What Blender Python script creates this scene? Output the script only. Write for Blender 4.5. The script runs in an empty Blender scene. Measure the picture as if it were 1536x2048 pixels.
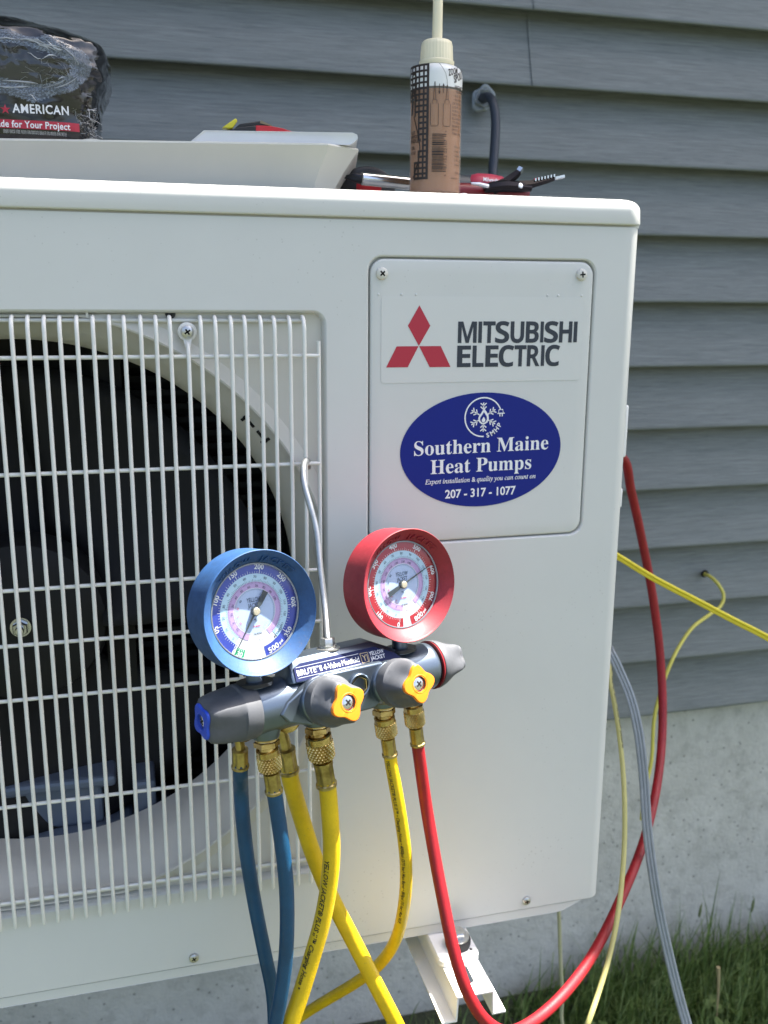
import bpy, bmesh, math, random
from math import sin, cos, pi, radians, sqrt, asin, atan2
from mathutils import Vector, Matrix
from mathutils.geometry import tessellate_polygon

random.seed(7)
scene = bpy.context.scene
col = scene.collection

# ------------------------------------------------------------------ camera
RIGHT = Vector((0.96594541, -0.25866901, 0.00630892))
UP = Vector((0.05141107, 0.21576629, 0.97509067))
FWD = Vector((0.253587, 0.94156001, -0.2217169))
CAM = Vector((0.0, -0.79678, 0.62038))
FPX = 1881.0                       # focal length in pixels of a 1536 x 2048 picture
cam_data = bpy.data.cameras.new('camera')
cam = bpy.data.objects.new('camera', cam_data)
col.objects.link(cam)
m = Matrix((RIGHT, UP, -FWD)).transposed().to_4x4()
m.translation = CAM
cam.matrix_world = m
cam_data.sensor_fit = 'VERTICAL'
cam_data.sensor_height = 24.0
cam_data.lens = 24.0 * FPX / 2048.0
cam_data.clip_start = 0.02
cam_data.clip_end = 400.0
cam_data.dof.use_dof = True
cam_data.dof.focus_distance = 0.74
cam_data.dof.aperture_fstop = 6.5
scene.camera = cam

# ------------------------------------------------------------------ sky, sun, exposure
SUN = Vector((0.446, 0.055, 0.893)).normalized()
world = bpy.data.worlds.new('World')
scene.world = world
world.use_nodes = True
wn = world.node_tree.nodes
wn.clear()
sky = wn.new('ShaderNodeTexSky')
sky.sky_type = 'NISHITA'
sky.sun_disc = False
sky.sun_elevation = asin(SUN.z)
sky.sun_rotation = atan2(SUN.x, SUN.y)
sky.air_density = 0.9
sky.dust_density = 4.0
sky.ozone_density = 1.0
bgn = wn.new('ShaderNodeBackground')
bgn.inputs['Strength'].default_value = 0.060
won = wn.new('ShaderNodeOutputWorld')
world.node_tree.links.new(sky.outputs[0], bgn.inputs[0])
world.node_tree.links.new(bgn.outputs[0], won.inputs[0])

sun_data = bpy.data.lights.new('sun', 'SUN')
sun_data.energy = 4.4
sun_data.angle = radians(0.5)
sun_data.color = (1.0, 0.95, 0.87)
sun = bpy.data.objects.new('sun', sun_data)
sun.rotation_euler = SUN.to_track_quat('Z', 'Y').to_euler()
sun.location = SUN * 10
col.objects.link(sun)

scene.view_settings.view_transform = 'Standard'
scene.view_settings.look = 'None'
scene.view_settings.exposure = 2.62
scene.view_settings.gamma = 1.0
scene.view_settings.use_curve_mapping = False
scene.render.engine = 'CYCLES'
scene.cycles.max_bounces = 8
scene.cycles.use_denoising = True


# ------------------------------------------------------------------ measuring helpers
def ray(px, py):
    return RIGHT * ((px - 768.0) / FPX) + UP * (-(py - 1024.0) / FPX) + FWD


def P(px, py, y):
    """world point on the plane at depth y that the photograph shows at px, py"""
    d = ray(px, py)
    return CAM + d * ((y - CAM.y) / d.y)


# ------------------------------------------------------------------ materials
def mat(name, rgb, rough=0.5, metal=0.0, spec=0.5, noise=None, bump=None, coat=0.0, two=None, scale=None, sheen=0.0, specks=None):
    """noise = (scale, amount) varies the colour; two = second colour; bump = (scale, strength, distance);
    scale = stretch of the texture space"""
    mt = bpy.data.materials.new(name)
    mt.use_nodes = True
    nt = mt.node_tree
    b = nt.nodes['Principled BSDF']
    b.inputs['Base Color'].default_value = (*rgb, 1)
    b.inputs['Roughness'].default_value = rough
    b.inputs['Metallic'].default_value = metal
    b.inputs['Specular IOR Level'].default_value = spec
    b.inputs['Coat Weight'].default_value = coat
    b.inputs['Sheen Weight'].default_value = sheen
    if noise or bump:
        tc = nt.nodes.new('ShaderNodeTexCoord')
        mp = nt.nodes.new('ShaderNodeMapping')
        nt.links.new(tc.outputs['Object'], mp.inputs[0])
        if scale:
            mp.inputs['Scale'].default_value = scale
    if noise:
        nz = nt.nodes.new('ShaderNodeTexNoise')
        nz.inputs['Scale'].default_value = noise[0]
        nz.inputs['Detail'].default_value = 6
        nz.inputs['Roughness'].default_value = 0.65
        nt.links.new(mp.outputs[0], nz.inputs['Vector'])
        rp = nt.nodes.new('ShaderNodeValToRGB')
        rp.color_ramp.elements[0].position = 0.3
        rp.color_ramp.elements[1].position = 0.7
        c2 = two if two else tuple(c * (1 - noise[1]) for c in rgb)
        rp.color_ramp.elements[0].color = (*c2, 1)
        rp.color_ramp.elements[1].color = (*rgb, 1)
        nt.links.new(nz.outputs['Fac'], rp.inputs[0])
        nt.links.new(rp.outputs[0], b.inputs['Base Color'])
        rr = nt.nodes.new('ShaderNodeMapRange')
        rr.inputs['To Min'].default_value = min(1, rough * 1.25)
        rr.inputs['To Max'].default_value = rough * 0.85
        nt.links.new(nz.outputs['Fac'], rr.inputs['Value'])
        nt.links.new(rr.outputs[0], b.inputs['Roughness'])
    if specks:
        # specks = (scale, strength): scattered grime dots, thicker where a broad noise is high
        vo = nt.nodes.new('ShaderNodeTexVoronoi')
        vo.inputs['Scale'].default_value = specks[0]
        nt.links.new(mp.outputs[0], vo.inputs['Vector'])
        br_ = nt.nodes.new('ShaderNodeTexNoise')
        br_.inputs['Scale'].default_value = specks[0] * 0.05
        br_.inputs['Detail'].default_value = 3
        nt.links.new(mp.outputs[0], br_.inputs['Vector'])
        th_ = nt.nodes.new('ShaderNodeMapRange')
        th_.inputs['From Min'].default_value = 0.45
        th_.inputs['From Max'].default_value = 0.8
        th_.inputs['To Min'].default_value = 0.03
        th_.inputs['To Max'].default_value = 0.22
        nt.links.new(br_.outputs['Fac'], th_.inputs['Value'])
        ls_ = nt.nodes.new('ShaderNodeMath')
        ls_.operation = 'LESS_THAN'
        nt.links.new(vo.outputs['Distance'], ls_.inputs[0])
        nt.links.new(th_.outputs[0], ls_.inputs[1])
        sc_n = nt.nodes.new('ShaderNodeMath')
        sc_n.operation = 'MULTIPLY'
        sc_n.inputs[1].default_value = specks[1]
        nt.links.new(ls_.outputs[0], sc_n.inputs[0])
        dk = nt.nodes.new('ShaderNodeMixRGB')
        dk.inputs[2].default_value = (0.12, 0.10, 0.07, 1)
        nt.links.new(sc_n.outputs[0], dk.inputs[0])
        nt.links.new(b.inputs['Base Color'].links[0].from_socket, dk.inputs[1])
        nt.links.new(dk.outputs[0], b.inputs['Base Color'])
    if bump:
        bz = nt.nodes.new('ShaderNodeTexNoise')
        bz.inputs['Scale'].default_value = bump[0]
        bz.inputs['Detail'].default_value = 4
        nt.links.new(mp.outputs[0], bz.inputs['Vector'])
        bp = nt.nodes.new('ShaderNodeBump')
        bp.inputs['Strength'].default_value = bump[1]
        bp.inputs['Distance'].default_value = bump[2]
        nt.links.new(bz.outputs['Fac'], bp.inputs['Height'])
        nt.links.new(bp.outputs[0], b.inputs['Normal'])
    return mt


IVORY = mat('ivory_paint', (0.61, 0.615, 0.585), 0.44, spec=0.4, noise=(6, 0.05), bump=(7, 0.06, 0.012), specks=(170, 0.16))
IVORY2 = mat('ivory_plastic', (0.62, 0.605, 0.545), 0.42, noise=(14, 0.05))
WIREM = mat('wire_coating', (0.74, 0.735, 0.69), 0.38, noise=(45, 0.12), specks=(260, 0.25), bump=(400, 0.1, 0.0003))
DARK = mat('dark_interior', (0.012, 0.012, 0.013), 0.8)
FANM = mat('fan_plastic', (0.013, 0.013, 0.014), 0.6, spec=0.3, noise=(12, 0.3))
COILM = mat('coil_fins', (0.03, 0.032, 0.035), 0.6, metal=0.5)
STEELP = mat('steel_bluegrey', (0.15, 0.19, 0.26), 0.45, metal=0.3, noise=(14, 0.25))
ZINC = mat('zinc_screw', (0.62, 0.62, 0.60), 0.28, metal=0.9, noise=(250, 0.25))
CHROME = mat('bright_steel', (0.72, 0.74, 0.76), 0.16, metal=1.0, noise=(90, 0.2))
BLACK = mat('black_plastic', (0.012, 0.012, 0.013), 0.45)
HOLE = mat('dark_hole', (0.006, 0.006, 0.006), 0.9)
BRANDRED = mat('print_red', (0.42, 0.02, 0.045), 0.4)
BRANDINK = mat('print_charcoal', (0.022, 0.03, 0.045), 0.4)
FILM = mat('clear_label', (0.61, 0.615, 0.587), 0.34)
OVALB = mat('sticker_blue', (0.006, 0.016, 0.20), 0.42, spec=0.25, noise=(30, 0.06))
WHITEP = mat('print_white', (0.78, 0.79, 0.80), 0.45)
BRASS = mat('brass', (0.80, 0.62, 0.30), 0.22, metal=1.0, noise=(120, 0.35), two=(0.36, 0.24, 0.08))
BRASSD = mat('brass_ferrule', (0.62, 0.49, 0.21), 0.30, metal=1.0, noise=(90, 0.35), two=(0.28, 0.21, 0.08))
BODYM = mat('anodised_body', (0.150, 0.188, 0.240), 0.30, metal=0.85, noise=(60, 0.12), bump=(700, 0.06, 0.0003))
KNOBG = mat('knob_grey', (0.080, 0.085, 0.096), 0.55, noise=(140, 0.15), bump=(900, 0.15, 0.0002))
ORANGE = mat('insert_orange', (0.74, 0.20, 0.006), 0.38)
KBLUE = mat('insert_blue', (0.012, 0.06, 0.48), 0.38)
BOOTB = mat('boot_blue', (0.020, 0.078, 0.215), 0.52, noise=(120, 0.3), bump=(700, 0.3, 0.0003), specks=(420, 0.3))
BOOTR = mat('boot_red', (0.27, 0.015, 0.026), 0.50, noise=(160, 0.22), bump=(700, 0.25, 0.0003))
HBLUE = mat('hose_blue', (0.003, 0.062, 0.145), 0.42, noise=(40, 0.35), bump=(700, 0.4, 0.0006), specks=(320, 0.35))
HYEL = mat('hose_yellow', (0.74, 0.50, 0.006), 0.42, noise=(40, 0.25), bump=(600, 0.4, 0.0006), specks=(320, 0.45))
HRED = mat('hose_red', (0.31, 0.006, 0.013), 0.46, noise=(40, 0.3), bump=(700, 0.4, 0.0006), specks=(320, 0.35))
INK = mat('ink_black', (0.012, 0.012, 0.012), 0.5)
PALEY = mat('cable_yellow', (0.62, 0.56, 0.10), 0.45, noise=(40, 0.12))
DULLY = mat('cable_dull_yellow', (0.46, 0.43, 0.16), 0.5, noise=(60, 0.15))
CORDY = mat('cord_yellow', (0.75, 0.62, 0.03), 0.4)
GREYC = mat('cable_grey', (0.27, 0.30, 0.33), 0.22, noise=(60, 0.2))
DARKC = mat("conduit_dark", (0.030, 0.037, 0.050), 0.42, noise=(50, 0.25))
PALEC = mat('cable_pale', (0.42, 0.41, 0.27), 0.6)
MAROON = mat('knob_skirt_red', (0.16, 0.008, 0.012), 0.4)
WHITEBR = mat('bracket_white', (0.80, 0.80, 0.79), 0.35, noise=(30, 0.05))
RUBBER = mat('rubber_black', (0.02, 0.02, 0.022), 0.7)
SEALANT = mat("clear_sealant", (0.22, 0.245, 0.255), 0.12)


def schlick(nt, f0=0.04, scale=1.0, normal=None):
    """two-sided Schlick reflectance of a thin sheet"""
    ge = nt.nodes.new('ShaderNodeNewGeometry')
    dt = nt.nodes.new('ShaderNodeVectorMath')
    dt.operation = 'DOT_PRODUCT'
    nt.links.new(ge.outputs['Incoming'], dt.inputs[0])
    nt.links.new(normal if normal else ge.outputs['Normal'], dt.inputs[1])
    prev = dt.outputs['Value']
    for op, v in (('ABSOLUTE', None), ('SUBTRACT', 1.0), ('POWER', 5.0), ('MULTIPLY', (1 - f0) * scale), ('ADD', f0)):
        m_ = nt.nodes.new('ShaderNodeMath')
        m_.operation = op
        m_.use_clamp = op != 'SUBTRACT'
        if op == 'SUBTRACT':
            m_.inputs[0].default_value = v
            nt.links.new(prev, m_.inputs[1])
        else:
            nt.links.new(prev, m_.inputs[0])
            if v is not None:
                m_.inputs[1].default_value = v
        prev = m_.outputs[0]
    return prev


# ------------------------------------------------------------------ mesh helpers
class MB:
    """collects geometry for ONE object"""
    def __init__(self):
        self.v, self.f, self.mi, self.mats = [], [], [], []

    def slot(self, mt):
        if mt not in self.mats:
            self.mats.append(mt)
        return self.mats.index(mt)

    def add(self, verts, faces, mt):
        k = len(self.v)
        s = self.slot(mt)
        self.v.extend(Vector(q) for q in verts)
        for f in faces:
            self.f.append(tuple(i + k for i in f))
            self.mi.append(s)
        return self

    def loft(self, loops, mt, closed=True, cap0=False, cap1=False):
        n = len(loops[0])
        verts = [q for lp in loops for q in lp]
        faces = []
        for a in range(len(loops) - 1):
            for i in range(n if closed else n - 1):
                j = (i + 1) % n
                faces.append((a * n + i, a * n + j, (a + 1) * n + j, (a + 1) * n + i))
        if cap0:
            faces.append(tuple(reversed(range(n))))
        if cap1:
            faces.append(tuple((len(loops) - 1) * n + i for i in range(n)))
        return self.add(verts, faces, mt)

    def box(self, lo, hi, mt, M=None):
        vs = [Vector((x, y, z)) for x in (lo[0], hi[0]) for y in (lo[1], hi[1]) for z in (lo[2], hi[2])]
        if M:
            vs = [M @ q for q in vs]
        return self.add(vs, [(0, 1, 3, 2), (4, 6, 7, 5), (0, 4, 5, 1), (2, 3, 7, 6), (0, 2, 6, 4), (1, 5, 7, 3)], mt)

    def lathe(self, prof, mt, o, ax, n=32, cap0=True, cap1=True, mod=None, phase=0.0, ref=None):
        """prof = [(radius, distance along axis)]; mod(theta, i) scales the radius"""
        ax = Vector(ax).normalized()
        a, b = frame(ax, ref)
        loops = []
        for i, (r, t) in enumerate(prof):
            lp = []
            for k in range(n):
                th = 2 * pi * k / n + phase
                rr = r * (mod(th, i) if mod else 1)
                lp.append(Vector(o) + ax * t + (a * cos(th) + b * sin(th)) * rr)
            loops.append(lp)
        return self.loft(loops, mt, True, cap0, cap1)

    def tube(self, path, r, mt, n=12, cap=True, up=None):
        loops = tube_loops(path, r, n)
        return self.loft(loops, mt, True, cap, cap)

    def build(self, name, parent=None, smooth=35, bevel=0.0, **tags):
        me = bpy.data.meshes.new(name)
        me.from_pydata([tuple(q) for q in self.v], [], self.f)
        for mt in self.mats:
            me.materials.append(mt)
        me.polygons.foreach_set('material_index', self.mi)
        bm = bmesh.new()
        bm.from_mesh(me)
        bmesh.ops.remove_doubles(bm, verts=bm.verts, dist=1e-6)
        bmesh.ops.recalc_face_normals(bm, faces=bm.faces)
        if smooth:
            lim = radians(smooth)
            for fc in bm.faces:
                fc.smooth = True
            for e in bm.edges:
                if len(e.link_faces) == 2:
                    e.smooth = e.calc_face_angle(0.0) < lim
        bm.to_mesh(me)
        bm.free()
        o = bpy.data.objects.new(name, me)
        col.objects.link(o)
        if parent:
            o.parent = parent
            if parent.type == 'EMPTY':
                o.matrix_parent_inverse = Matrix.Translation(-parent.location)
        if bevel:
            bv = o.modifiers.new('bevel', 'BEVEL')
            bv.width = bevel
            bv.segments = 2
            bv.limit_method = 'ANGLE'
            bv.angle_limit = radians(40)
            bv.harden_normals = False
        for k, q in tags.items():
            o[k] = q
        return o


def frame(ax, ref=None):
    ax = Vector(ax).normalized()
    r = Vector(ref) if ref is not None else (Vector((0, 0, 1)) if abs(ax.z) < 0.9 else Vector((1, 0, 0)))
    a = (r - ax * r.dot(ax)).normalized()
    return a, ax.cross(a)


def catmull(pts, per=10):
    pts = [Vector(q) for q in pts]
    ext = [pts[0] * 2 - pts[1]] + pts + [pts[-1] * 2 - pts[-2]]
    out = []
    for i in range(1, len(ext) - 2):
        p0, p1, p2, p3 = ext[i - 1:i + 3]
        for k in range(per):
            t = k / per
            out.append(0.5 * ((2 * p1) + (p2 - p0) * t + (2 * p0 - 5 * p1 + 4 * p2 - p3) * t * t + (3 * p1 - p0 - 3 * p2 + p3) * t ** 3))
    out.append(pts[-1])
    return out


def tube_loops(path, r, n):
    path = [Vector(q) for q in path]
    T = []
    for i in range(len(path)):
        T.append((path[min(i + 1, len(path) - 1)] - path[max(i - 1, 0)]).normalized())
    a, b = frame(T[0])
    loops = []
    for i, q in enumerate(path):
        a = (a - T[i] * a.dot(T[i])).normalized()
        b = T[i].cross(a)
        rr = r(i / (len(path) - 1)) if callable(r) else r
        loops.append([q + (a * cos(2 * pi * k / n) + b * sin(2 * pi * k / n)) * rr for k in range(n)])
    return loops


def empty(name, loc=(0, 0, 0), **tags):
    o = bpy.data.objects.new(name, None)
    o.location = loc
    o.empty_display_size = 0.05
    col.objects.link(o)
    for k, q in tags.items():
        o[k] = q
    return o


def rrect(x0, x1, z0, z1, r, k=6):
    pts = []
    for cx, cz, a0 in ((x1 - r, z1 - r, 0), (x0 + r, z1 - r, 90), (x0 + r, z0 + r, 180), (x1 - r, z0 + r, 270)):
        for i in range(k + 1):
            a = radians(a0 + 90 * i / k)
            pts.append((cx + r * cos(a), cz + r * sin(a)))
    return pts


# ------------------------------------------------------------------ lettering
_SB = {}


def sans_bold(s):
    return s


def sans_heavy(s):
    out = ''
    for c in s:
        if 'A' <= c <= 'Z':
            out += chr(0x1D5D4 + ord(c) - 65)
        elif 'a' <= c <= 'z':
            out += chr(0x1D5EE + ord(c) - 97)
        elif '0' <= c <= '9':
            out += chr(0x1D7EC + ord(c) - 48)
        else:
            out += c
    return out


def serif_bold(s):
    return ''.join(chr(0x1D400 + ord(c) - 65) if 'A' <= c <= 'Z' else chr(0x1D41A + ord(c) - 97) if 'a' <= c <= 'z' else c for c in s)


def serif_italic(s):
    out = ''
    for c in s:
        if c == 'h':
            out += '\u210E'
        elif 'A' <= c <= 'Z':
            out += chr(0x1D434 + ord(c) - 65)
        elif 'a' <= c <= 'z':
            out += chr(0x1D44E + ord(c) - 97)
        else:
            out += c
    return out


_keep = bpy.data.curves.new('lettering_font', 'FONT')   # keeps the built-in font loaded
_keep.body = 'A'


def text2d(s, h, w=None, align='L', style=None, bold=0.0, shear=0.0, spacing=1.0, res=3):
    """flat lettering: verts in 2-D with the baseline at 0 and capitals of height h"""
    if style is sans_bold:
        bold += 0.022
    if style:
        s = style(s)
    cu = bpy.data.curves.new('lettering', 'FONT')
    cu.body = s
    cu.resolution_u = res
    cu.offset = bold
    cu.shear = shear
    cu.space_character = spacing
    o = bpy.data.objects.new('lettering', cu)
    me = bpy.data.meshes.new_from_object(o)
    bpy.data.objects.remove(o)
    bpy.data.curves.remove(cu)
    vs = [(q.co.x, q.co.y) for q in me.vertices]
    fs = [tuple(q.vertices) for q in me.polygons]
    bpy.data.meshes.remove(me)
    x0 = min(q[0] for q in vs)
    x1 = max(q[0] for q in vs)
    sy = h / 0.70
    sx = w / (x1 - x0) if w else sy
    W = (x1 - x0) * sx
    off = {'L': 0, 'C': -W / 2, 'R': -W}[align]
    return [((q[0] - x0) * sx + off, q[1] * sy) for q in vs], fs


def poly_line(pts, w, closed=False):
    """flat ribbon of width w along 2-D points"""
    n = len(pts)
    vs, fs = [], []
    for i in range(n):
        a = Vector(pts[(i - 1) % n] if closed or i > 0 else pts[0])
        b = Vector(pts[(i + 1) % n] if closed or i < n - 1 else pts[-1])
        d = (b - a).normalized()
        nn = Vector((-d.y, d.x)) * w / 2
        vs += [tuple(Vector(pts[i]) + nn), tuple(Vector(pts[i]) - nn)]
    for i in range(n if closed else n - 1):
        j = (i + 1) % n
        fs.append((2 * i, 2 * i + 1, 2 * j + 1, 2 * j))
    return vs, fs


def fill2d(outer, holes=()):
    lists = [[Vector((q[0], q[1], 0)) for q in lp] for lp in (outer, *holes)]
    vs = [tuple(q[:2]) for lp in lists for q in lp]
    return vs, [tuple(t) for t in tessellate_polygon(lists)]


def arc(cx, cz, r, a0, a1, n=32):
    return [(cx + r * cos(radians(a0 + (a1 - a0) * i / n)), cz + r * sin(radians(a0 + (a1 - a0) * i / n))) for i in range(n + 1)]


def pan_screw(name, parent, o, ax, r=0.0042, h=0.0028, mt=ZINC, rot=0.3):
    b = MB()
    b.lathe([(r, 0), (r, h * 0.3), (r * 0.92, h * 0.65), (r * 0.65, h * 0.92), (r * 0.3, h), (0.0001, h)], mt, o, ax, 20)
    a, c = frame(ax)
    for k in range(2):
        th = rot + k * pi / 2
        d = a * cos(th) + c * sin(th)
        e = Vector(ax).cross(d)
        q = Vector(o) + Vector(ax) * (h * 1.0 + 0.00005)
        L, w = r * 0.5, r * 0.13
        b.add([q + d * L + e * w, q - d * L + e * w, q - d * L - e * w, q + d * L - e * w], [(0, 1, 2, 3)], HOLE)
    return b.build(name, parent)


# ================================================================== the setting
GZ = -0.60                         # lawn level
WY = 0.5175                        # lip plane of the siding
S0, SP = 1.0084, 0.0980            # a siding lip height and the course height


def ground_mat():
    mt = mat('lawn_soil', (0.034, 0.050, 0.020), 0.9, noise=(3.0, 0.5), two=(0.034, 0.032, 0.020), bump=(60, 0.6, 0.02))
    return mt


gb = MB()
N = 40
gv = []
for i in range(N + 1):
    for j in range(N + 1):
        s, t = (i / N - 0.5) * 2, (j / N - 0.5) * 2
        x, y = 60 * s * abs(s) ** 1.5, 60 * t * abs(t) ** 1.5
        gv.append((x, y, GZ + 0.012 * sin(3.1 * x + 1) * cos(2.3 * y) if abs(x) < 3 and abs(y) < 3 else GZ))
gb.add(gv, [(i * (N + 1) + j, (i + 1) * (N + 1) + j, (i + 1) * (N + 1) + j + 1, i * (N + 1) + j + 1) for i in range(N) for j in range(N)], ground_mat())
ground = gb.build('ground', kind='structure')

# --- siding
def siding_mat():
    mt = bpy.data.materials.new('vinyl_siding')
    mt.use_nodes = True
    nt = mt.node_tree
    b = nt.nodes['Principled BSDF']
    tc = nt.nodes.new('ShaderNodeTexCoord')
    mp = nt.nodes.new('ShaderNodeMapping')
    mp.inputs['Scale'].default_value = (5, 60, 95)
    nt.links.new(tc.outputs['Object'], mp.inputs[0])
    nz = nt.nodes.new('ShaderNodeTexNoise')
    nz.inputs['Scale'].default_value = 3.0
    nz.inputs['Detail'].default_value = 9
    nz.inputs['Roughness'].default_value = 0.7
    nz.inputs['Distortion'].default_value = 0.8
    nt.links.new(mp.outputs[0], nz.inputs['Vector'])
    big = nt.nodes.new('ShaderNodeTexNoise')
    big.inputs['Scale'].default_value = 2.2
    nt.links.new(tc.outputs['Object'], big.inputs['Vector'])
    rp = nt.nodes.new('ShaderNodeValToRGB')
    rp.color_ramp.elements[0].position = 0.25
    rp.color_ramp.elements[0].color = (0.108, 0.124, 0.120, 1)
    rp.color_ramp.elements[1].position = 0.75
    rp.color_ramp.elements[1].color = (0.240, 0.262, 0.250, 1)
    nt.links.new(nz.outputs['Fac'], rp.inputs[0])
    mx = nt.nodes.new('ShaderNodeMixRGB')
    mx.blend_type = 'MULTIPLY'
    mx.inputs[0].default_value = 0.25
    nt.links.new(rp.outputs[0], mx.inputs[1])
    nt.links.new(big.outputs['Fac'], mx.inputs[2])
    nt.links.new(mx.outputs[0], b.inputs['Base Color'])
    b.inputs['Roughness'].default_value = 0.5
    bp = nt.nodes.new('ShaderNodeBump')
    bp.inputs['Strength'].default_value = 0.6
    bp.inputs['Distance'].default_value = 0.0014
    nt.links.new(nz.outputs['Fac'], bp.inputs['Height'])
    nt.links.new(bp.outputs[0], b.inputs['Normal'])
    return mt


def concrete_mat():
    mt = bpy.data.materials.new('foundation_concrete')
    mt.use_nodes = True
    nt = mt.node_tree
    b = nt.nodes['Principled BSDF']
    tc = nt.nodes.new('ShaderNodeTexCoord')

    def nz(sc, det=6, rough=0.6):
        q = nt.nodes.new('ShaderNodeTexNoise')
        q.inputs['Scale'].default_value = sc
        q.inputs['Detail'].default_value = det
        q.inputs['Roughness'].default_value = rough
        nt.links.new(tc.outputs['Object'], q.inputs['Vector'])
        return q
    a, c, g = nz(7, 8, 0.7), nz(45, 6), nz(160, 3)
    rp = nt.nodes.new('ShaderNodeValToRGB')
    rp.color_ramp.elements[0].position = 0.32
    rp.color_ramp.elements[0].color = (0.44, 0.435, 0.385, 1)
    rp.color_ramp.elements[1].position = 0.66
    rp.color_ramp.elements[1].color = (0.60, 0.59, 0.53, 1)
    nt.links.new(a.outputs['Fac'], rp.inputs[0])
    r2 = nt.nodes.new('ShaderNodeValToRGB')
    r2.color_ramp.elements[0].position = 0.34
    r2.color_ramp.elements[0].color = (0.80, 0.80, 0.79, 1)
    r2.color_ramp.elements[1].position = 0.5
    r2.color_ramp.elements[1].color = (1, 1, 1, 1)
    nt.links.new(c.outputs['Fac'], r2.inputs[0])
    mx = nt.nodes.new('ShaderNodeMixRGB')
    mx.blend_type = 'MULTIPLY'
    mx.inputs[0].default_value = 0.8
    nt.links.new(rp.outputs[0], mx.inputs[1])
    nt.links.new(r2.outputs[0], mx.inputs[2])
    # small air holes
    vo = nt.nodes.new('ShaderNodeTexVoronoi')
    vo.inputs['Scale'].default_value = 55
    nt.links.new(tc.outputs['Object'], vo.inputs['Vector'])
    r3 = nt.nodes.new('ShaderNodeValToRGB')
    r3.color_ramp.elements[0].position = 0.10
    r3.color_ramp.elements[0].color = (0.35, 0.35, 0.34, 1)
    r3.color_ramp.elements[1].position = 0.16
    r3.color_ramp.elements[1].color = (1, 1, 1, 1)
    nt.links.new(vo.outputs['Distance'], r3.inputs[0])
    m2 = nt.nodes.new('ShaderNodeMixRGB')
    m2.blend_type = 'MULTIPLY'
    m2.inputs[0].default_value = 0.7
    nt.links.new(mx.outputs[0], m2.inputs[1])
    nt.links.new(r3.outputs[0], m2.inputs[2])
    nt.links.new(m2.outputs[0], b.inputs['Base Color'])
    b.inputs['Roughness'].default_value = 0.85
    bp = nt.nodes.new('ShaderNodeBump')
    bp.inputs['Strength'].default_value = 0.5
    bp.inputs['Distance'].default_value = 0.003
    ad = nt.nodes.new('ShaderNodeMath')
    nt.links.new(c.outputs['Fac'], ad.inputs[0])
    nt.links.new(g.outputs['Fac'], ad.inputs[1])
    nt.links.new(ad.outputs[0], bp.inputs['Height'])
    nt.links.new(bp.outputs[0], b.inputs['Normal'])
    return mt


SIDING = siding_mat()
CONC = concrete_mat()
house = empty('house_wall', (0.5, WY + 0.02, GZ), label='grey lapped vinyl siding wall on a concrete foundation behind the unit', category='wall')
JX = 0.5625


def board(zb, x0, x1, dy=0.0, wav=0.0):
    prof = [(0.0290, SP + 0.010), (0.0275, SP - 0.006), (0.0032, 0.012), (0.0008, 0.006), (0.0, 0.0028), (0.0004, 0.0008), (0.0018, 0.0), (0.0030, 0.0040), (0.0275, 0.0050), (0.0280, 0.010)]
    nx = max(2, int((x1 - x0) / 0.12))
    loops = []
    for i in range(nx + 1):
        x = x0 + (x1 - x0) * i / nx
        w = wav * sin(x * 3.7 + zb * 11)
        loops.append([(x, WY + dy + a + w * (1 - b / SP), zb + b) for a, b in prof])
    mb = MB()
    mb.loft(loops, SIDING, closed=False)
    return mb.build('siding_board', house, smooth=50)


for k in range(-17, 12):
    zb = S0 - k * SP
    if k in (0, 1):
        board(zb, -2.6, JX + 0.03 + 0.002 * k, 0.0, 0.0004)
        board(zb, JX + 0.002 * k, 3.6, -0.0016, 0.0004)
    else:
        board(zb, -2.6, 3.6, 0.0, 0.0005)
fb = MB()
nx, nz_ = 60, 12
fv = []
zt = S0 - 11 * SP + 0.05
for i in range(nx + 1):
    for j in range(nz_ + 1):
        x, z = -2.6 + 6.2 * i / nx, -0.95 + (zt + 0.95) * j / nz_
        fv.append((x, WY + 0.030 + 0.0015 * sin(x * 5 + z * 9), z))
fb.add(fv, [(i * (nz_ + 1) + j, (i + 1) * (nz_ + 1) + j, (i + 1) * (nz_ + 1) + j + 1, i * (nz_ + 1) + j + 1) for i in range(nx) for j in range(nz_)], CONC)
fb.build('foundation', house)
hb = MB()
hb.box((-2.6, WY + 0.04, -0.95), (3.6, WY + 0.25, 2.739), CONC)
hb.build('wall_core', house, smooth=0)
# roof overhang above the picture; its edge throws the shade that covers all but the front of the unit
ea = MB()
EZ = 2.74
ea.box((-2.8, WY - 0.375, EZ), (3.8, WY + 0.25, EZ + 0.02), WHITEP)
ea.box((-2.8, WY - 0.380, EZ - 0.004), (3.8, WY - 0.360, EZ + 0.15), WHITEP)
ea.build('roof_eave', house, smooth=0)

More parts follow.
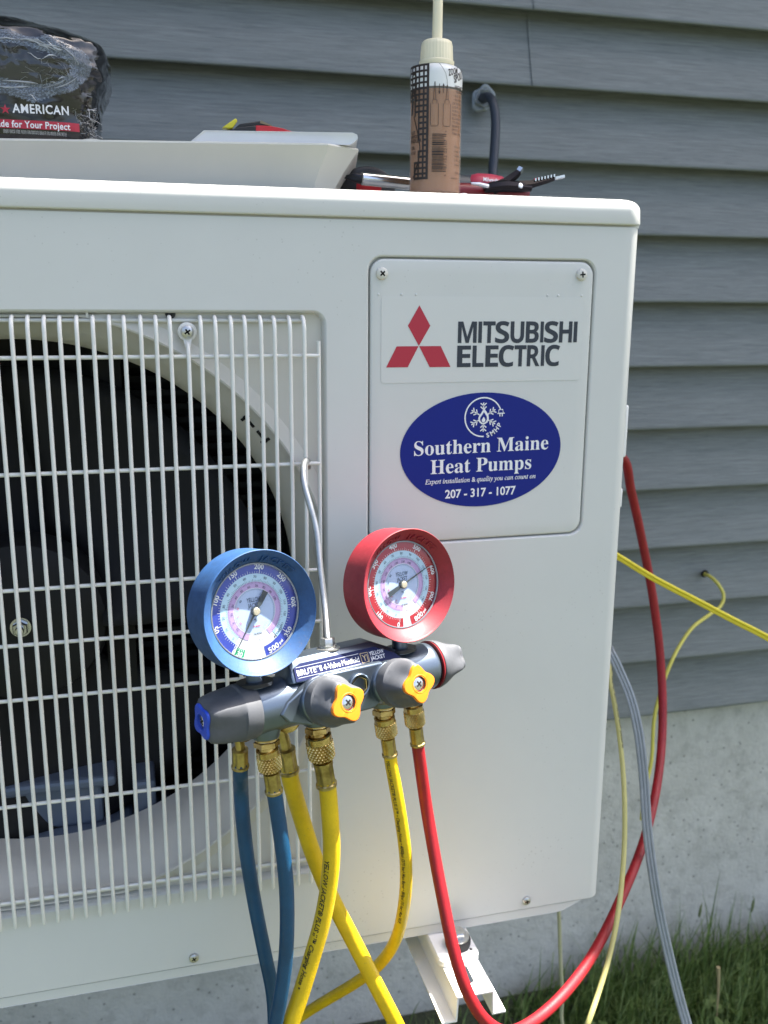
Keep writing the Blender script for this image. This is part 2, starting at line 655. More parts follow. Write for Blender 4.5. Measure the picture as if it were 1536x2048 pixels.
# --- grass
def grass_mat(name, c1, c2):
    mt = bpy.data.materials.new(name)
    mt.use_nodes = True
    nt = mt.node_tree
    b = nt.nodes['Principled BSDF']
    b.inputs['Roughness'].default_value = 0.5
    tc = nt.nodes.new('ShaderNodeTexCoord')
    nz = nt.nodes.new('ShaderNodeTexNoise')
    nz.inputs['Scale'].default_value = 70
    nt.links.new(tc.outputs['Object'], nz.inputs['Vector'])
    rp = nt.nodes.new('ShaderNodeValToRGB')
    rp.color_ramp.elements[0].position = 0.35
    rp.color_ramp.elements[0].color = (*c1, 1)
    rp.color_ramp.elements[1].position = 0.65
    rp.color_ramp.elements[1].color = (*c2, 1)
    nt.links.new(nz.outputs['Fac'], rp.inputs[0])
    nt.links.new(rp.outputs[0], b.inputs['Base Color'])
    tr = nt.nodes.new('ShaderNodeBsdfTranslucent')
    nt.links.new(rp.outputs[0], tr.inputs['Color'])
    mx = nt.nodes.new('ShaderNodeMixShader')
    mx.inputs[0].default_value = 0.3
    nt.links.new(b.outputs[0], mx.inputs[1])
    nt.links.new(tr.outputs[0], mx.inputs[2])
    nt.links.new(mx.outputs[0], nt.nodes['Material Output'].inputs[0])
    return mt


GRASS = grass_mat('grass_blades', (0.075, 0.135, 0.030), (0.21, 0.29, 0.085))
STRAW = mat('dry_stalk', (0.42, 0.33, 0.17), 0.7)
SEED = mat('seed_head', (0.14, 0.17, 0.07), 0.7)
rng = random.Random(3)


def blade(mb, x, y, h, w, lean, ang, mt, seg=4):
    d = Vector((cos(ang), sin(ang), 0))
    sd = Vector((-sin(ang + 0.6), cos(ang + 0.6), 0))
    vs = []
    for i in range(seg + 1):
        t = i / seg
        c = Vector((x, y, GZ - 0.01)) + d * (lean * t * t) + Vector((0, 0, 1)) * (h * t * (1 - 0.25 * t * lean / max(h, 1e-4)))
        ww = w * (1 - t ** 1.7) + 0.0002
        vs += [c + sd * ww / 2, c - sd * ww / 2]
    mb.add(vs, [(2 * i, 2 * i + 1, 2 * i + 3, 2 * i + 2) for i in range(seg)], mt)


gm = MB()
for i in range(24000):
    x = rng.uniform(0.25, 1.9)
    y = WY + 0.005 - abs(rng.gauss(0, 0.30))
    if y < -0.7:
        continue
    dens = min(1, max(0.0, (x - 0.52) / 0.22))
    if rng.random() > 0.10 + 0.9 * dens:
        continue
    tall = rng.random()
    h = rng.uniform(0.045, 0.085) if tall < 0.78 else rng.uniform(0.08, 0.13)
    if y > WY - 0.05 and rng.random() < 0.12:
        h = rng.uniform(0.12, 0.185)
    h *= 0.45 + 0.6 * dens
    blade(gm, x, y, h, rng.uniform(0.0022, 0.0048), rng.uniform(0.01, 0.8) * h, rng.uniform(0, 2 * pi), GRASS)
for i in range(26000):
    x, y = rng.uniform(-1.6, 2.3), WY - 2.2 * rng.random() ** 1.4
    if x > 0.45 and y > 0.0 or y > WY - 0.03:
        continue
    blade(gm, x, y, rng.uniform(0.03, 0.065), rng.uniform(0.003, 0.0055), rng.uniform(0.0, 0.045), rng.uniform(0, 2 * pi), GRASS, 2)
# single tall blades in front of the concrete and a few broad clover-like leaves
for px, py, h in ((1062, 1905, 0.16), (1040, 1930, 0.13), (1215, 1830, 0.15), (1235, 1870, 0.12), (1330, 1830, 0.14), (1395, 1800, 0.17),
                  (1424, 1735, 0.20), (1445, 1780, 0.17), (1500, 1790, 0.18), (1350, 1800, 0.17), (1290, 1860, 0.13), (1180, 1890, 0.12), (1120, 1920, 0.13)):
    q = P(px, py, 0.46)
    hh = max(0.08, q.z - GZ)
    blade(gm, q.x + rng.uniform(-0.02, 0.02), 0.46, hh, 0.004, rng.uniform(0.01, 0.05), rng.uniform(-0.5, 0.8), GRASS, 6)
    if px in (1395, 1500):
        gm.lathe([(0.0004, 0), (0.0022, 0.006), (0.0026, 0.014), (0.0012, 0.026), (0.0002, 0.03)], SEED, (q.x, 0.452, q.z - 0.03), (0.12, 0, 1), 7)
for i in range(70):
    x, y = rng.uniform(0.66, 1.5), WY - 0.02 - abs(rng.gauss(0, 0.2))
    z = GZ + rng.uniform(0.02, 0.055)
    r = rng.uniform(0.006, 0.012)
    a0 = rng.uniform(0, 6)
    tl = Vector((rng.uniform(-.5, .5), rng.uniform(-.7, .1), 1)).normalized()
    a, b = frame(tl)
    for k in range(3):
        c = Vector((x, y, z)) + (a * cos(a0 + k * 2.1) + b * sin(a0 + k * 2.1)) * r
        gm.add([c + (a * cos(q) + b * sin(q)) * r * 0.95 + tl * (0.002 * cos(2 * q)) for q in [i2 * pi / 4 for i2 in range(8)]], [tuple(range(8))], GRASS)
sp = P(1437, 1960, 0.36)
gm.tube([sp + Vector((0.004, 0, -0.09)), sp + Vector((0.002, 0, -0.03)), sp, sp + Vector((-0.003, 0, 0.025))], lambda t: 0.0012 + 0.0022 * t, STRAW, 6)
gm.build('grass', smooth=60, kind='stuff', label='dark green grass and weeds along the foundation', category='grass')

# ================================================================== heat pump unit
XL, XR, DEP, HT = -0.3886, 0.4560, 0.285, 0.684
unit = empty('heat_pump_unit', (0.03, 0.14, -0.011), label='ivory heat pump outdoor unit with wire fan grille and brand panel', category='heat pump')
CR = 0.013
FX, FZ = -0.095, 0.345
RX0, RX1, RZ0, RZ1 = FX - 0.2582, 0.1632, 0.0797, 0.6103
PX0, PX1, PZ0, PZ1 = 0.2015, 0.4092, 0.4029, 0.6531

cb = MB()
# wrap-round side and back walls
plan = []
for k in range(17):
    a = radians(-90 + 90 * k / 16)
    plan.append((XR - CR + CR * cos(a), CR + CR * sin(a)))
plan += [(XR, DEP - 0.01), (XR - 0.01, DEP), (XL + 0.01, DEP), (XL, DEP - 0.01)]
for k in range(17):
    a = radians(180 + 90 * k / 16)
    plan.append((XL + CR + CR * cos(a), CR + CR * sin(a)))
cb.loft([[(x, y, z) for x, y in plan] for z in (0.0, HT)], IVORY, closed=False)


def ray_rect(th, x0, x1, z0, z1, rc):
    """distance from the fan centre to a rounded rectangle in direction th"""
    c, s = cos(th), sin(th)
    t = 1e9
    if c > 1e-9: t = min(t, (x1 - FX) / c)
    if c < -1e-9: t = min(t, (x0 - FX) / c)
    if s > 1e-9: t = min(t, (z1 - FZ) / s)
    if s < -1e-9: t = min(t, (z0 - FZ) / s)
    x, z = FX + c * t, FZ + s * t
    for cx, cz, sx, sz in ((x1 - rc, z1 - rc, 1, 1), (x0 + rc, z1 - rc, -1, 1), (x0 + rc, z0 + rc, -1, -1), (x1 - rc, z0 + rc, 1, -1)):
        if (x - cx) * sx > 0 and (z - cz) * sz > 0:
            dx, dz = FX - cx, FZ - cz
            B = dx * c + dz * s
            D = B * B - (dx * dx + dz * dz - rc * rc)
            if D > 0:
                t = -B + sqrt(D)
    return t


TH = [2 * pi * k / 480 for k in range(480)]
for sx, sz in ((RX1, RZ1), (RX0, RZ1), (RX0, RZ0), (RX1, RZ0)):
    a = atan2(sz - FZ, sx - FX) % (2 * pi)
    TH += [a + d for d in (-0.03, -0.022, -0.015, -0.008, 0, 0.008, 0.015, 0.022, 0.03)]
TH = sorted(TH)


def rloop(inset, y, rc=0.012):
    out = []
    for th in TH:
        t = ray_rect(th, RX0 + inset, RX1 - inset, RZ0 + inset, RZ1 - inset, max(0.004, rc - inset))
        out.append(Vector((FX + cos(th) * t, y, FZ + sin(th) * t)))
    return out


def cloop(r, y, inset=0.0):
    out = []
    for th in TH:
        t = r
        if inset:
            t = min(r, ray_rect(th, RX0 + inset, RX1 - inset, RZ0 + inset, RZ1 - inset, 0.01))
        out.append(Vector((FX + cos(th) * t, y, FZ + sin(th) * t)))
    return out


r0 = rloop(0.0, 0.0)
pan_hole = rrect(PX0 - 0.0032, PX1 + 0.0032, PZ0 - 0.0032, PZ1 + 0.0032, 0.0135, 8)
outer = [(XL + CR, 0), (XR - CR, 0), (XR - CR, HT), (XL + CR, HT)]
vs, fs = fill2d(outer, [[(q.x, q.z) for q in r0][::-1], pan_hole[::-1]])
fpn = MB()
fpn.add([(x, 0.0, z) for x, z in vs], fs, IVORY)
fpn.build('front_panel', unit, smooth=0)
cb.loft([r0, rloop(0.0008, 0.0004), rloop(0.0018, 0.0018), rloop(0.0026, 0.0045), rloop(0.0030, 0.0085)], IVORY)
# groove round the service panel
for_loops = []
for ins, y in ((0, 0), (0.0006, 0.0002), (0.0013, 0.0009), (0.0017, 0.0022), (0.0018, 0.0060), (0.006, 0.0060)):
    lp = rrect(PX0 - 0.0032 + ins, PX1 + 0.0032 - ins, PZ0 - 0.0032 + ins, PZ1 + 0.0032 - ins, 0.0135 - ins * 0.8, 8)
    for_loops.append([(x, y, z) for x, z in lp])
cb.loft(for_loops, IVORY)
# bottom closing strip
cb.box((XL + 0.004, 0.004, 0.0005), (XR - 0.004, DEP - 0.004, 0.003), IVORY)
cb.build('casing', unit, smooth=40)

# recess floor and bell mouth
bb = MB()
bb.loft([rloop(0.0030, 0.0085), cloop(0.2790, 0.0090, 0.0034), cloop(0.2768, 0.0078, 0.0038), cloop(0.2700, 0.0062, 0.0044), cloop(0.2678, 0.0050, 0.005),
         cloop(0.2662, 0.0056, 0.006), cloop(0.2650, 0.0078, 0.0072), cloop(0.262, 0.013, 0.0095), cloop(0.2535, 0.0225), cloop(0.2530, 0.0232),
         cloop(0.246, 0.034), cloop(0.2415, 0.045), cloop(0.2400, 0.058), cloop(0.2400, 0.085)], IVORY2)
bell = bb.build('bell_mouth', unit, smooth=28)
# moulded clip on the bell mouth
for th, sg in ((41.5, 1), (37.6, -1)):
    t = radians(th)
    c = Vector((FX + cos(t) * 0.2572, 0.0178, FZ + sin(t) * 0.2572))
    tang = Vector((-sin(t), 0, cos(t)))
    rad = Vector((cos(t) * 0.66, -0.75, sin(t) * 0.66)).normalized()
    kb = MB()
    nrm = tang.cross(rad)
    if nrm.y > 0:
        nrm = -nrm
    M = Matrix((tang, rad, nrm)).transposed().to_4x4()
    M.translation = c
    kb.box((-0.0065, -0.0012, -0.0006), (0.0065, 0.0012, 0.0009), HOLE, M)
    kb.box((-0.0012 + sg * 0.0045, -0.0055, -0.0006), (0.0012 + sg * 0.0045, 0.0055, 0.0009), HOLE, M)
    kb.build('clip_slot', bell, smooth=0)

# lid
lb = MB()


def planloop(grow, z, rc):
    lp = rrect(XL - grow, XR + grow, -grow, DEP + grow, rc, 10)
    return [(x, y, z) for x, y in lp]


lp = [planloop(-0.006, 0.6855, 0.012), planloop(0.0012, 0.6858, 0.016), planloop(0.0022, 0.6864, 0.017), planloop(0.0026, 0.6875, 0.0175), planloop(0.0022, 0.6985, 0.018)]
for k in range(1, 8):
    a = radians(90 * k / 7)
    lp.append(planloop(0.0022 - 0.010 * (1 - cos(a)), 0.6985 + 0.010 * sin(a), 0.018))
lp.append(planloop(-0.020, 0.7090, 0.012))
lp.append(planloop(-0.030, 0.7100, 0.008))
lb.loft(lp, IVORY, cap0=True, cap1=True)
lb.build('lid', unit, smooth=50)
bbx = MB()
bbx.box((XL + 0.003, 0.0022, 0.6836), (XR - 0.003, DEP - 0.003, 0.6857), IVORY2)
bbx.build('lid_seal', unit, smooth=0)

# base pan with its chamfered right end
pb = MB()
base_out = [(XL + 0.008, -0.0012), (XL + 0.026, -0.0112), (XR - 0.047, -0.0112), (XR - 0.041, -0.0100), (XR - 0.020, -0.0012)]
pb.loft([[(x, y, z) for x, z in base_out] for y in (0.0026, 0.0012, 0.0008, 0.0012)][1:3] + [[(x, DEP - 0.01, z) for x, z in base_out]], IVORY, cap0=True, cap1=True)
pb.build('base_pan', unit, smooth=30, bevel=0.0012)

# service panel
sb = MB()
lps = []
for ins, y in ((0.0, 0.0055), (0.0, 0.0016), (0.0003, 0.0008), (0.0010, 0.0003), (0.0022, 0.0000)):
    lps.append([(x, y, z) for x, z in rrect(PX0 + ins, PX1 - ins, PZ0 + ins, PZ1 - ins, 0.0125 - ins, 8)])
lps.append([(x, 0.0, z) for x, z in rrect(PX0 + 0.012, PX1 - 0.012, PZ0 + 0.012, PZ1 - 0.012, 0.003, 8)])
sb.loft(lps, IVORY, cap1=True)
panel = sb.build('service_panel', unit, smooth=50)
# little moulding dimples above the label
for x in (0.2085, 0.2290, 0.2420, 0.3650, 0.3755, 0.3985):
    d = MB()
    d.lathe([(0.0011, 0.0), (0.0008, 0.0004), (0.0001, 0.0006)], IVORY, (x, -0.00005, 0.6235), (0, -1, 0), 12)
    d.build('moulding_dimple', panel)
pan_screw('screw', panel, (0.2113, -0.0002, 0.6408), (0, -1, 0), 0.0052, 0.0030, IVORY2, 0.75)
pan_screw('screw', panel, (0.3970, -0.0002, 0.6421), (0, -1, 0), 0.0052, 0.0030, IVORY2, 0.1)
pan_screw('base_screw', unit, (0.0304, -0.0002, 0.0085), (0, -1, 0), 0.0046, 0.0030, ZINC, 0.5)
pan_screw('base_screw', unit, (0.3705, -0.0002, 0.0098), (0, -1, 0), 0.0046, 0.0030, ZINC, 0.2)


def flat(mb, geo, y, mt, rot=0.0, o=(0, 0), s=1.0):
    vs, fs = geo
    c, q = cos(rot), sin(rot)
    mb.add([(o[0] + (x * c - z * q) * s, y, o[1] + (x * q + z * c) * s) for x, z in vs], fs, mt)


# brand label: clear film, three diamonds, lettering
br = MB()
fo = rrect(0.2110, 0.4010, 0.5480, 0.6222, 0.003, 4)
br.loft([[(x, -0.0001, z) for x, z in fo], [(x, -0.00035, z) for x, z in fo]], FILM, cap1=True)
brand = br.build('brand_label', unit, smooth=0)
b2 = MB()
for quad in (((0.2450, 0.6146), (0.2348, 0.5972), (0.2450, 0.5799), (0.2552, 0.5972)),
             ((0.2447, 0.5797), (0.2249, 0.5797), (0.2155, 0.5616), (0.2351, 0.5616)),
             ((0.2453, 0.5797), (0.2651, 0.5797), (0.2746, 0.5614), (0.2552, 0.5614))):
    flat(b2, (quad, [(0, 1, 2, 3)]), -0.00055, BRANDRED)
b2.build('diamond_logo', brand, smooth=0)
b3 = MB()
LETT = ((0.5822, (('M', 585, 707), ('I', 717, 741), ('T', 748, 829), ('S', 828, 921), ('U', 929, 1020), ('B', 1031, 1119), ('I', 1129, 1151), ('S', 1156, 1250), ('H', 1257, 1346), ('I', 1356, 1381))),
        (0.5612, (('E', 583, 672), ('L', 683, 757), ('E', 768, 853), ('C', 856, 958), ('T', 960, 1040), ('R', 1045, 1132), ('I', 1140, 1163), ('C', 1169, 1268))))
for zl, row_ in LETT:
    for ch, xa, xb in row_:
        wl = (xb - xa) / 797 * 0.1150
        o_l = (0.2808 + (xa - 585) / 797 * 0.1150, zl)
        hl = 0.0186
        if ch == 'I':
            flat(b3, ([(0, 0), (wl, 0), (wl, hl), (0, hl)], [(0, 1, 2, 3)]), -0.00055, BRANDINK, 0, o_l)
            continue
        if ch == 'M':
            mp_ = [(0, 0), (0, 1), (.27, 1), (.5, .30), (.73, 1), (1, 1), (1, 0), (.805, 0), (.805, .76), (.585, 0), (.415, 0), (.195, .76), (.195, 0)]
            flat(b3, fill2d([(x * wl, z * hl) for x, z in mp_]), -0.00055, BRANDINK, 0, o_l)
            continue
        flat(b3, text2d(ch, 0.0182, (xb - xa) / 797 * 0.1150, style=sans_heavy, bold=0.006, res=5), -0.00055, BRANDINK, 0, (0.2808 + (xa - 585) / 797 * 0.1150, zl))
b3.build('lettering', brand, smooth=0)

# oval installer sticker
OR = radians(0.7)
OC = (0.3068, 0.4858)
ov = MB()
el = [(0.0778 * cos(2 * pi * k / 96), 0.0524 * sin(2 * pi * k / 96)) for k in range(96)]
elr = [(OC[0] + x * cos(OR) - z * sin(OR), OC[1] + x * sin(OR) + z * cos(OR)) for x, z in el]
ov.loft([[(x, -0.0001, z) for x, z in elr], [(x, -0.0004, z) for x, z in elr]], OVALB, cap1=True)
oval = ov.build('oval_sticker', unit, smooth=0)
ol = MB()
yy = -0.0006
flat(ol, text2d('Southern Maine', 0.0131, 0.1300, 'C', serif_bold, res=5), yy, WHITEP, OR, (0.3070, 0.4838))
flat(ol, text2d('Heat Pumps', 0.0131, 0.0980, 'C', serif_bold, res=5), yy, WHITEP, OR, (0.3067, 0.4662))
flat(ol, text2d('Expert installation & quality you can count on', 0.0043, 0.1080, 'C', serif_italic, bold=0.012), yy, WHITEP, OR, (0.3066, 0.4570))
flat(ol, text2d('207 - 317 - 1077', 0.0077, 0.0690, 'C', sans_bold), yy, WHITEP, OR, (0.3066, 0.4430))
ol.build('lettering', oval, smooth=0)
em = MB()
SC = (0.3070, 0.5160)
flat(em, poly_line(arc(0, 0, 0.0176, 22, 272, 60), 0.0012), yy, WHITEP, OR, SC)
for k in range(6):
    a = radians(90 + 60 * k)
    def pol(r, da=0.0):
        return (r * cos(a + da), r * sin(a + da))
    flat(em, poly_line([pol(0.0045), pol(0.0132)], 0.0011), yy, WHITEP, OR, SC)
    for f in (0.0070, 0.0102):
        for sg in (-1, 1):
            bx, bz = pol(f)
            flat(em, poly_line([(bx, bz), (bx + 0.0038 * cos(a + sg * 0.85), bz + 0.0038 * sin(a + sg * 0.85))], 0.0010), yy, WHITEP, OR, SC)
flame = [(0.0004, 0.0082), (0.0026, 0.0052), (0.0048, 0.0016), (0.0052, -0.0016), (0.0040, -0.0048), (0.0012, -0.0064), (-0.0020, -0.0062), (-0.0044, -0.0040),
         (-0.0050, -0.0008), (-0.0040, 0.0018), (-0.0026, 0.0034), (-0.0012, 0.0056)]
flat(em, fill2d(flame), yy - 0.0001, WHITEP, OR, SC)
inner = [(x * 0.66, z * 0.66 - 0.0008) for x, z in flame]
flat(em, fill2d(inner), yy - 0.0002, OVALB, OR, SC)
flat(em, fill2d([(x * 0.34, z * 0.34 - 0.0024) for x, z in flame]), yy - 0.0003, WHITEP, OR, SC)
# plug at the end of the ring
px_, pz_ = 0.0176 * cos(radians(14)), 0.0176 * sin(radians(14))
flat(em, poly_line([(px_ - 0.0026, pz_ - 0.0012), (px_ - 0.0022, pz_ + 0.0020), (px_ + 0.0014, pz_ + 0.0022), (px_ + 0.0022, pz_ - 0.0012)], 0.0008, True), yy, WHITEP, OR, SC)
flat(em, poly_line([(px_ - 0.0036, pz_ - 0.0014), (px_ + 0.0034, pz_ - 0.0014)], 0.0009), yy - 0.0001, WHITEP, OR, SC)
for dx in (-0.0013, 0.0010):
    flat(em, poly_line([(px_ + dx, pz_ - 0.0014), (px_ + dx, pz_ - 0.0042)], 0.0009), yy - 0.0002, WHITEP, OR, SC)
for ch, an in zip('SMHP', (-74, -58, -41, -25)):
    a = radians(an)
    g = text2d(ch, 0.0042, None, 'C', sans_bold)
    flat(em, g, yy, WHITEP, a + pi / 2, (SC[0] + 0.0192 * cos(a), SC[1] + 0.0192 * sin(a)))
em.build('emblem', oval, smooth=0)

# fan grille: every wire its own piece
WR = 0.00175
vshape = MB()
grille = None
gm_ = MB()
gm_.tube([(RX0 + 0.010, 0.0058, 0.6015), (FX, 0.0058, 0.6015), (0.1450, 0.0058, 0.6015)], 0.0017, WIREM, 8)
grille = gm_.build('fan_grille', unit, smooth=60)
lw_ = MB()
lw_.tube([(RX0 + 0.010, 0.0058, 0.0905), (FX, 0.0058, 0.0905), (0.1450, 0.0058, 0.0905)], 0.0017, WIREM, 8)
lw_.build('lower_frame_wire', grille, smooth=60)
wm = MB()
vp = [(0, 0.0050, 0.6045), (0, 0.0010, 0.6042), (0, -0.0035, 0.6015), (0, -0.0058, 0.5965), (0, -0.0062, 0.588), (0, -0.0062, 0.40), (0, -0.0062, 0.20), (0, -0.0062, 0.095), (0, -0.0062, 0.0742), (0, -0.0062, 0.0728)]
wm.tube(vp, lambda t: WR if t < 0.97 else WR * 0.6, WIREM, 8)
w0 = wm.build('wire', grille, smooth=60)
first = True
NW = 40
for k in range(NW):
    x = 0.1427 - 0.0121 * k
    if k == 8:
        continue                      # this one starts at the screw tab
    if first:
        o = w0
        first = False
    else:
        o = w0.copy()
        col.objects.link(o)
        o.parent = grille
    o.location = (x + rng.uniform(-0.0002, 0.0002), 0, rng.uniform(-0.0004, 0.0004))
    o.rotation_euler = (0, rng.uniform(-0.0012, 0.0012), 0)
tb = MB()
tx = 0.0472
tb.tube([(tx, 0.002, 0.5845), (tx, -0.0045, 0.5805), (tx, -0.0062, 0.574), (tx, -0.0062, 0.40), (tx, -0.0062, 0.0745), (tx, -0.0062, 0.0730)], WR, WIREM, 8)
ey = [(tx + 0.0062 * cos(a), 0.0035, 0.5925 + 0.0068 * sin(a)) for a in [2 * pi * i / 20 for i in range(21)]]
tb.lathe([(0.0072, 0.006), (0.0078, 0.0066), (0.0078, 0.0078), (0.0070, 0.0084), (0.0001, 0.0084)], WIREM, (tx, 0.0095, 0.5925), (0, -1, 0), 24)
tb.add([(tx - 0.004, 0.0018, 0.5885), (tx + 0.004, 0.0018, 0.5885), (tx + 0.0019, -0.002, 0.5800), (tx - 0.0019, -0.002, 0.5800),
        (tx - 0.004, 0.0034, 0.5885), (tx + 0.004, 0.0034, 0.5885), (tx + 0.0019, 0.0008, 0.5800), (tx - 0.0019, 0.0008, 0.5800)],
       [(0, 1, 2, 3), (4, 7, 6, 5), (0, 3, 7, 4), (1, 5, 6, 2)], WIREM)
tb.build('screw_tab_wire', grille, smooth=60)
pan_screw('grille_screw', unit, (tx, 0.0010, 0.5925), (0, -1, 0), 0.0054, 0.0034, ZINC, 0.6)
zb = MB()
zb.tube([(0.1555, -0.0030, 0.5848), (0.1555, -0.0030, 0.5840), (0.1555, -0.0030, 0.40), (0.1555, -0.0030, 0.10), (0.1555, -0.0030, 0.0860)], WR, WIREM, 8)
zb.build('side_wire', grille, smooth=60)
for z in (0.5728, 0.4803, 0.3838, 0.3359, 0.2874, 0.1898, 0.0974):
    h = MB()
    h.tube([(RX0 + 0.004, -0.0034, z), (-0.2, -0.0034, z), (0.0, -0.0034, z), (0.1560, -0.0034, z + rng.uniform(-0.0005, 0.0005))], 0.00175, WIREM, 8)
    h.build('cross_wire', grille, smooth=60)
gr = MB()
gr.lathe([(0.0016, 0), (0.0038, 0.0006), (0.0042, 0.0016), (0.0036, 0.0026), (0.0018, 0.0026), (0.0014, 0.0016)], BLACK, (0.0346, 0.0088, 0.6068), (0, -1, 0), 18, True, True)
gr.build('rubber_grommet', unit)
zt_ = MB()
zt_.box((-0.0315, 0.004, 0.6035), (-0.0295, 0.0085, 0.6095), IVORY2)
zt_.build('moulded_rib', bell, smooth=0)

# fan, hub nut, motor support, coil behind
fan = MB()
fan.lathe([(0.078, 0.0), (0.078, 0.03), (0.074, 0.040), (0.060, 0.046), (0.030, 0.049), (0.0001, 0.049)], FANM, (FX - 0.013, 0.125, FZ - 0.0195), (0, -1, 0), 48)
fano = fan.build('fan', unit, smooth=40)
HX, HZ = FX - 0.013, FZ - 0.0195
for k in range(3):
    a0 = radians(35 + 120 * k)
    rows = []
    for i in range(9):
        r = 0.072 + (0.232 - 0.072) * i / 8
        row = []
        span = 1.22 - 0.18 * abs(i / 8 - 0.5)
        for j in range(13):
            t = j / 12
            a = a0 + span * (t - 0.5) * 1.25 + 0.35 * (i / 8) ** 1.4
            row.append(Vector((HX + r * cos(a), 0.078 + 0.075 * t + 0.010 * sin(t * pi), HZ + r * sin(a))))
        rows.append(row)
    bl = MB()
    bl.loft(rows, FANM, closed=False)
    ob = bl.build('fan_blade', fano, smooth=60)
    sd = ob.modifiers.new('thickness', 'SOLIDIFY')
    sd.thickness = 0.004
nb = MB()
nb.lathe([(0.0095, 0.0), (0.0098, 0.0015), (0.0092, 0.0030)], CHROME, (HX, 0.0765, HZ), (0, -1, 0), 24)
nb.lathe([(0.0072, 0.003), (0.0072, 0.0085), (0.0064, 0.0095)], CHROME, (HX, 0.0765, HZ), (0, -1, 0), 6)
nb.lathe([(0.0040, 0.0095), (0.0040, 0.0140), (0.0034, 0.0150), (0.0001, 0.0152)], CHROME, (HX, 0.0765, HZ), (0, -1, 0), 16)
nb.build('hub_nut', fano, smooth=35)
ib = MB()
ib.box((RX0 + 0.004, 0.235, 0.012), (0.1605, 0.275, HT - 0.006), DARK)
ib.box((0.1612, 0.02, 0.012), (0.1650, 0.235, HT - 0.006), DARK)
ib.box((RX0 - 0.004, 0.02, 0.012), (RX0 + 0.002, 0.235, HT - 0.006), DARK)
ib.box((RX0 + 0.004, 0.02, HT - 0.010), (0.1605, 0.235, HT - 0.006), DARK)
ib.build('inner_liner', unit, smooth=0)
cf = MB()
for k in range(40):
    z = 0.07 + k * 0.0145
    cf.box((RX0 + 0.012, 0.215, z), (0.150, 0.232, z + 0.0062), COILM)
cf.build('coil_rows', unit, smooth=0)
mo = MB()
for x in (-0.206, -0.036):
    mo.box((x, 0.145, 0.045), (x + 0.028, 0.170, 0.62), FANM)
mo.box((-0.206, 0.170, 0.045), (-0.008, 0.176, 0.60), DARK)
mo.lathe([(0.055, 0), (0.058, 0.01), (0.058, 0.045), (0.050, 0.055)], FANM, (HX, 0.19, HZ), (0, -1, 0), 32)
mo.build('motor_support', unit, smooth=30)
ms = MB()
for lo, hi in (((-0.235, 0.085, 0.086), (-0.020, 0.150, 0.104)), ((-0.125, 0.100, 0.104), (-0.048, 0.150, 0.152)), ((-0.140, 0.092, 0.146), (-0.034, 0.16, 0.158)), ((-0.160, 0.088, 0.104), (-0.150, 0.15, 0.20)), ((-0.018, 0.088, 0.090), (0.004, 0.15, 0.150)), ((-0.235, 0.10, 0.030), (0.02, 0.200, 0.088))):
    ms.box(lo, hi, STEELP)
ms.build('support_foot', unit, smooth=0, bevel=0.004)
it = MB()
it.box((RX0 + 0.004, 0.012, 0.010), (0.1605, 0.235, 0.030), STEELP)
it.build('drain_pan', unit, smooth=0)

# small covers that show past the right edge
for z0, z1, y0, x1 in ((0.4650, 0.5180, 0.046, 0.4800), (0.4130, 0.4335, 0.046, 0.4790)):
    q = MB()
    q.box((XR + 0.0002, y0, z0), (x1, y0 + 0.03, z1), WHITEBR)
    q.build('side_cover', unit, smooth=30, bevel=0.002)
vb = MB()
vb.lathe([(0.011, 0), (0.011, 0.018), (0.008, 0.020), (0.008, 0.034), (0.010, 0.035), (0.010, 0.046)], BRASS, (XR + 0.0002, 0.180, 0.452), (1, 0, 0), 6)
vb.build('service_valve', unit, smooth=30)


# ================================================================== gauge manifold
MO = Vector((0.08499941, -0.13953841, 0.39439325))
MU = Vector((0.93472318, 0.35458669, -0.02368259))
MV = Vector((-0.03375537, 0.15492659, 0.98734914))
MN = Vector((0.35376993, -0.92209871, 0.15678268))


def W(u, v, n):
    return MO + MU * u + MV * v + MN * n


man = empty('gauge_manifold', W(0.086, -0.076, -0.024), label='four-valve brass-ported gauge manifold with blue and red dials hooked on the grille', category='gauge manifold')
AV, AN, BR_ = -0.0765, -0.0240, 0.0203

bd = MB()
# main barrel
bd.lathe([(0.0150, -0.006), (0.0196, -0.004), (BR_, -0.002), (BR_, 0.163), (0.0200, 0.166), (0.0188, 0.168)], BODYM, W(0, AV, AN), MU, 48)
# raised face between the knobs
face = [(0.010, -0.0800), (0.016, -0.0715), (0.036, -0.0600), (0.050, -0.0565), (0.104, -0.0570), (0.121, -0.0660), (0.117, -0.0840), (0.094, -0.0935), (0.034, -0.0935), (0.016, -0.0870)]
bd.loft([[W(u, v, AN) for u, v in face], [W(u, v, -0.0035) for u, v in face],
         [W(0.0675 + (u - 0.0675) * 0.985, AV + (v - AV) * 0.95, -0.0015) for u, v in face]], BODYM, cap0=True, cap1=True)
# top web that carries the nameplate
sec = [(-0.0060, -0.0600), (-0.0125, -0.0455), (-0.0150, -0.0425), (-0.0310, -0.0415), (-0.0380, -0.0600)]
ends = [(0.022, 0.0), (0.026, 0.8), (0.034, 1.0), (0.104, 1.0), (0.126, 0.45), (0.136, 0.0)]
bd.loft([[W(u, -0.0600 + (v + 0.0600) * s, AN + (n - AN) * (0.8 + 0.2 * s)) for n, v in sec] for u, s in ends], BODYM, cap0=True, cap1=True)
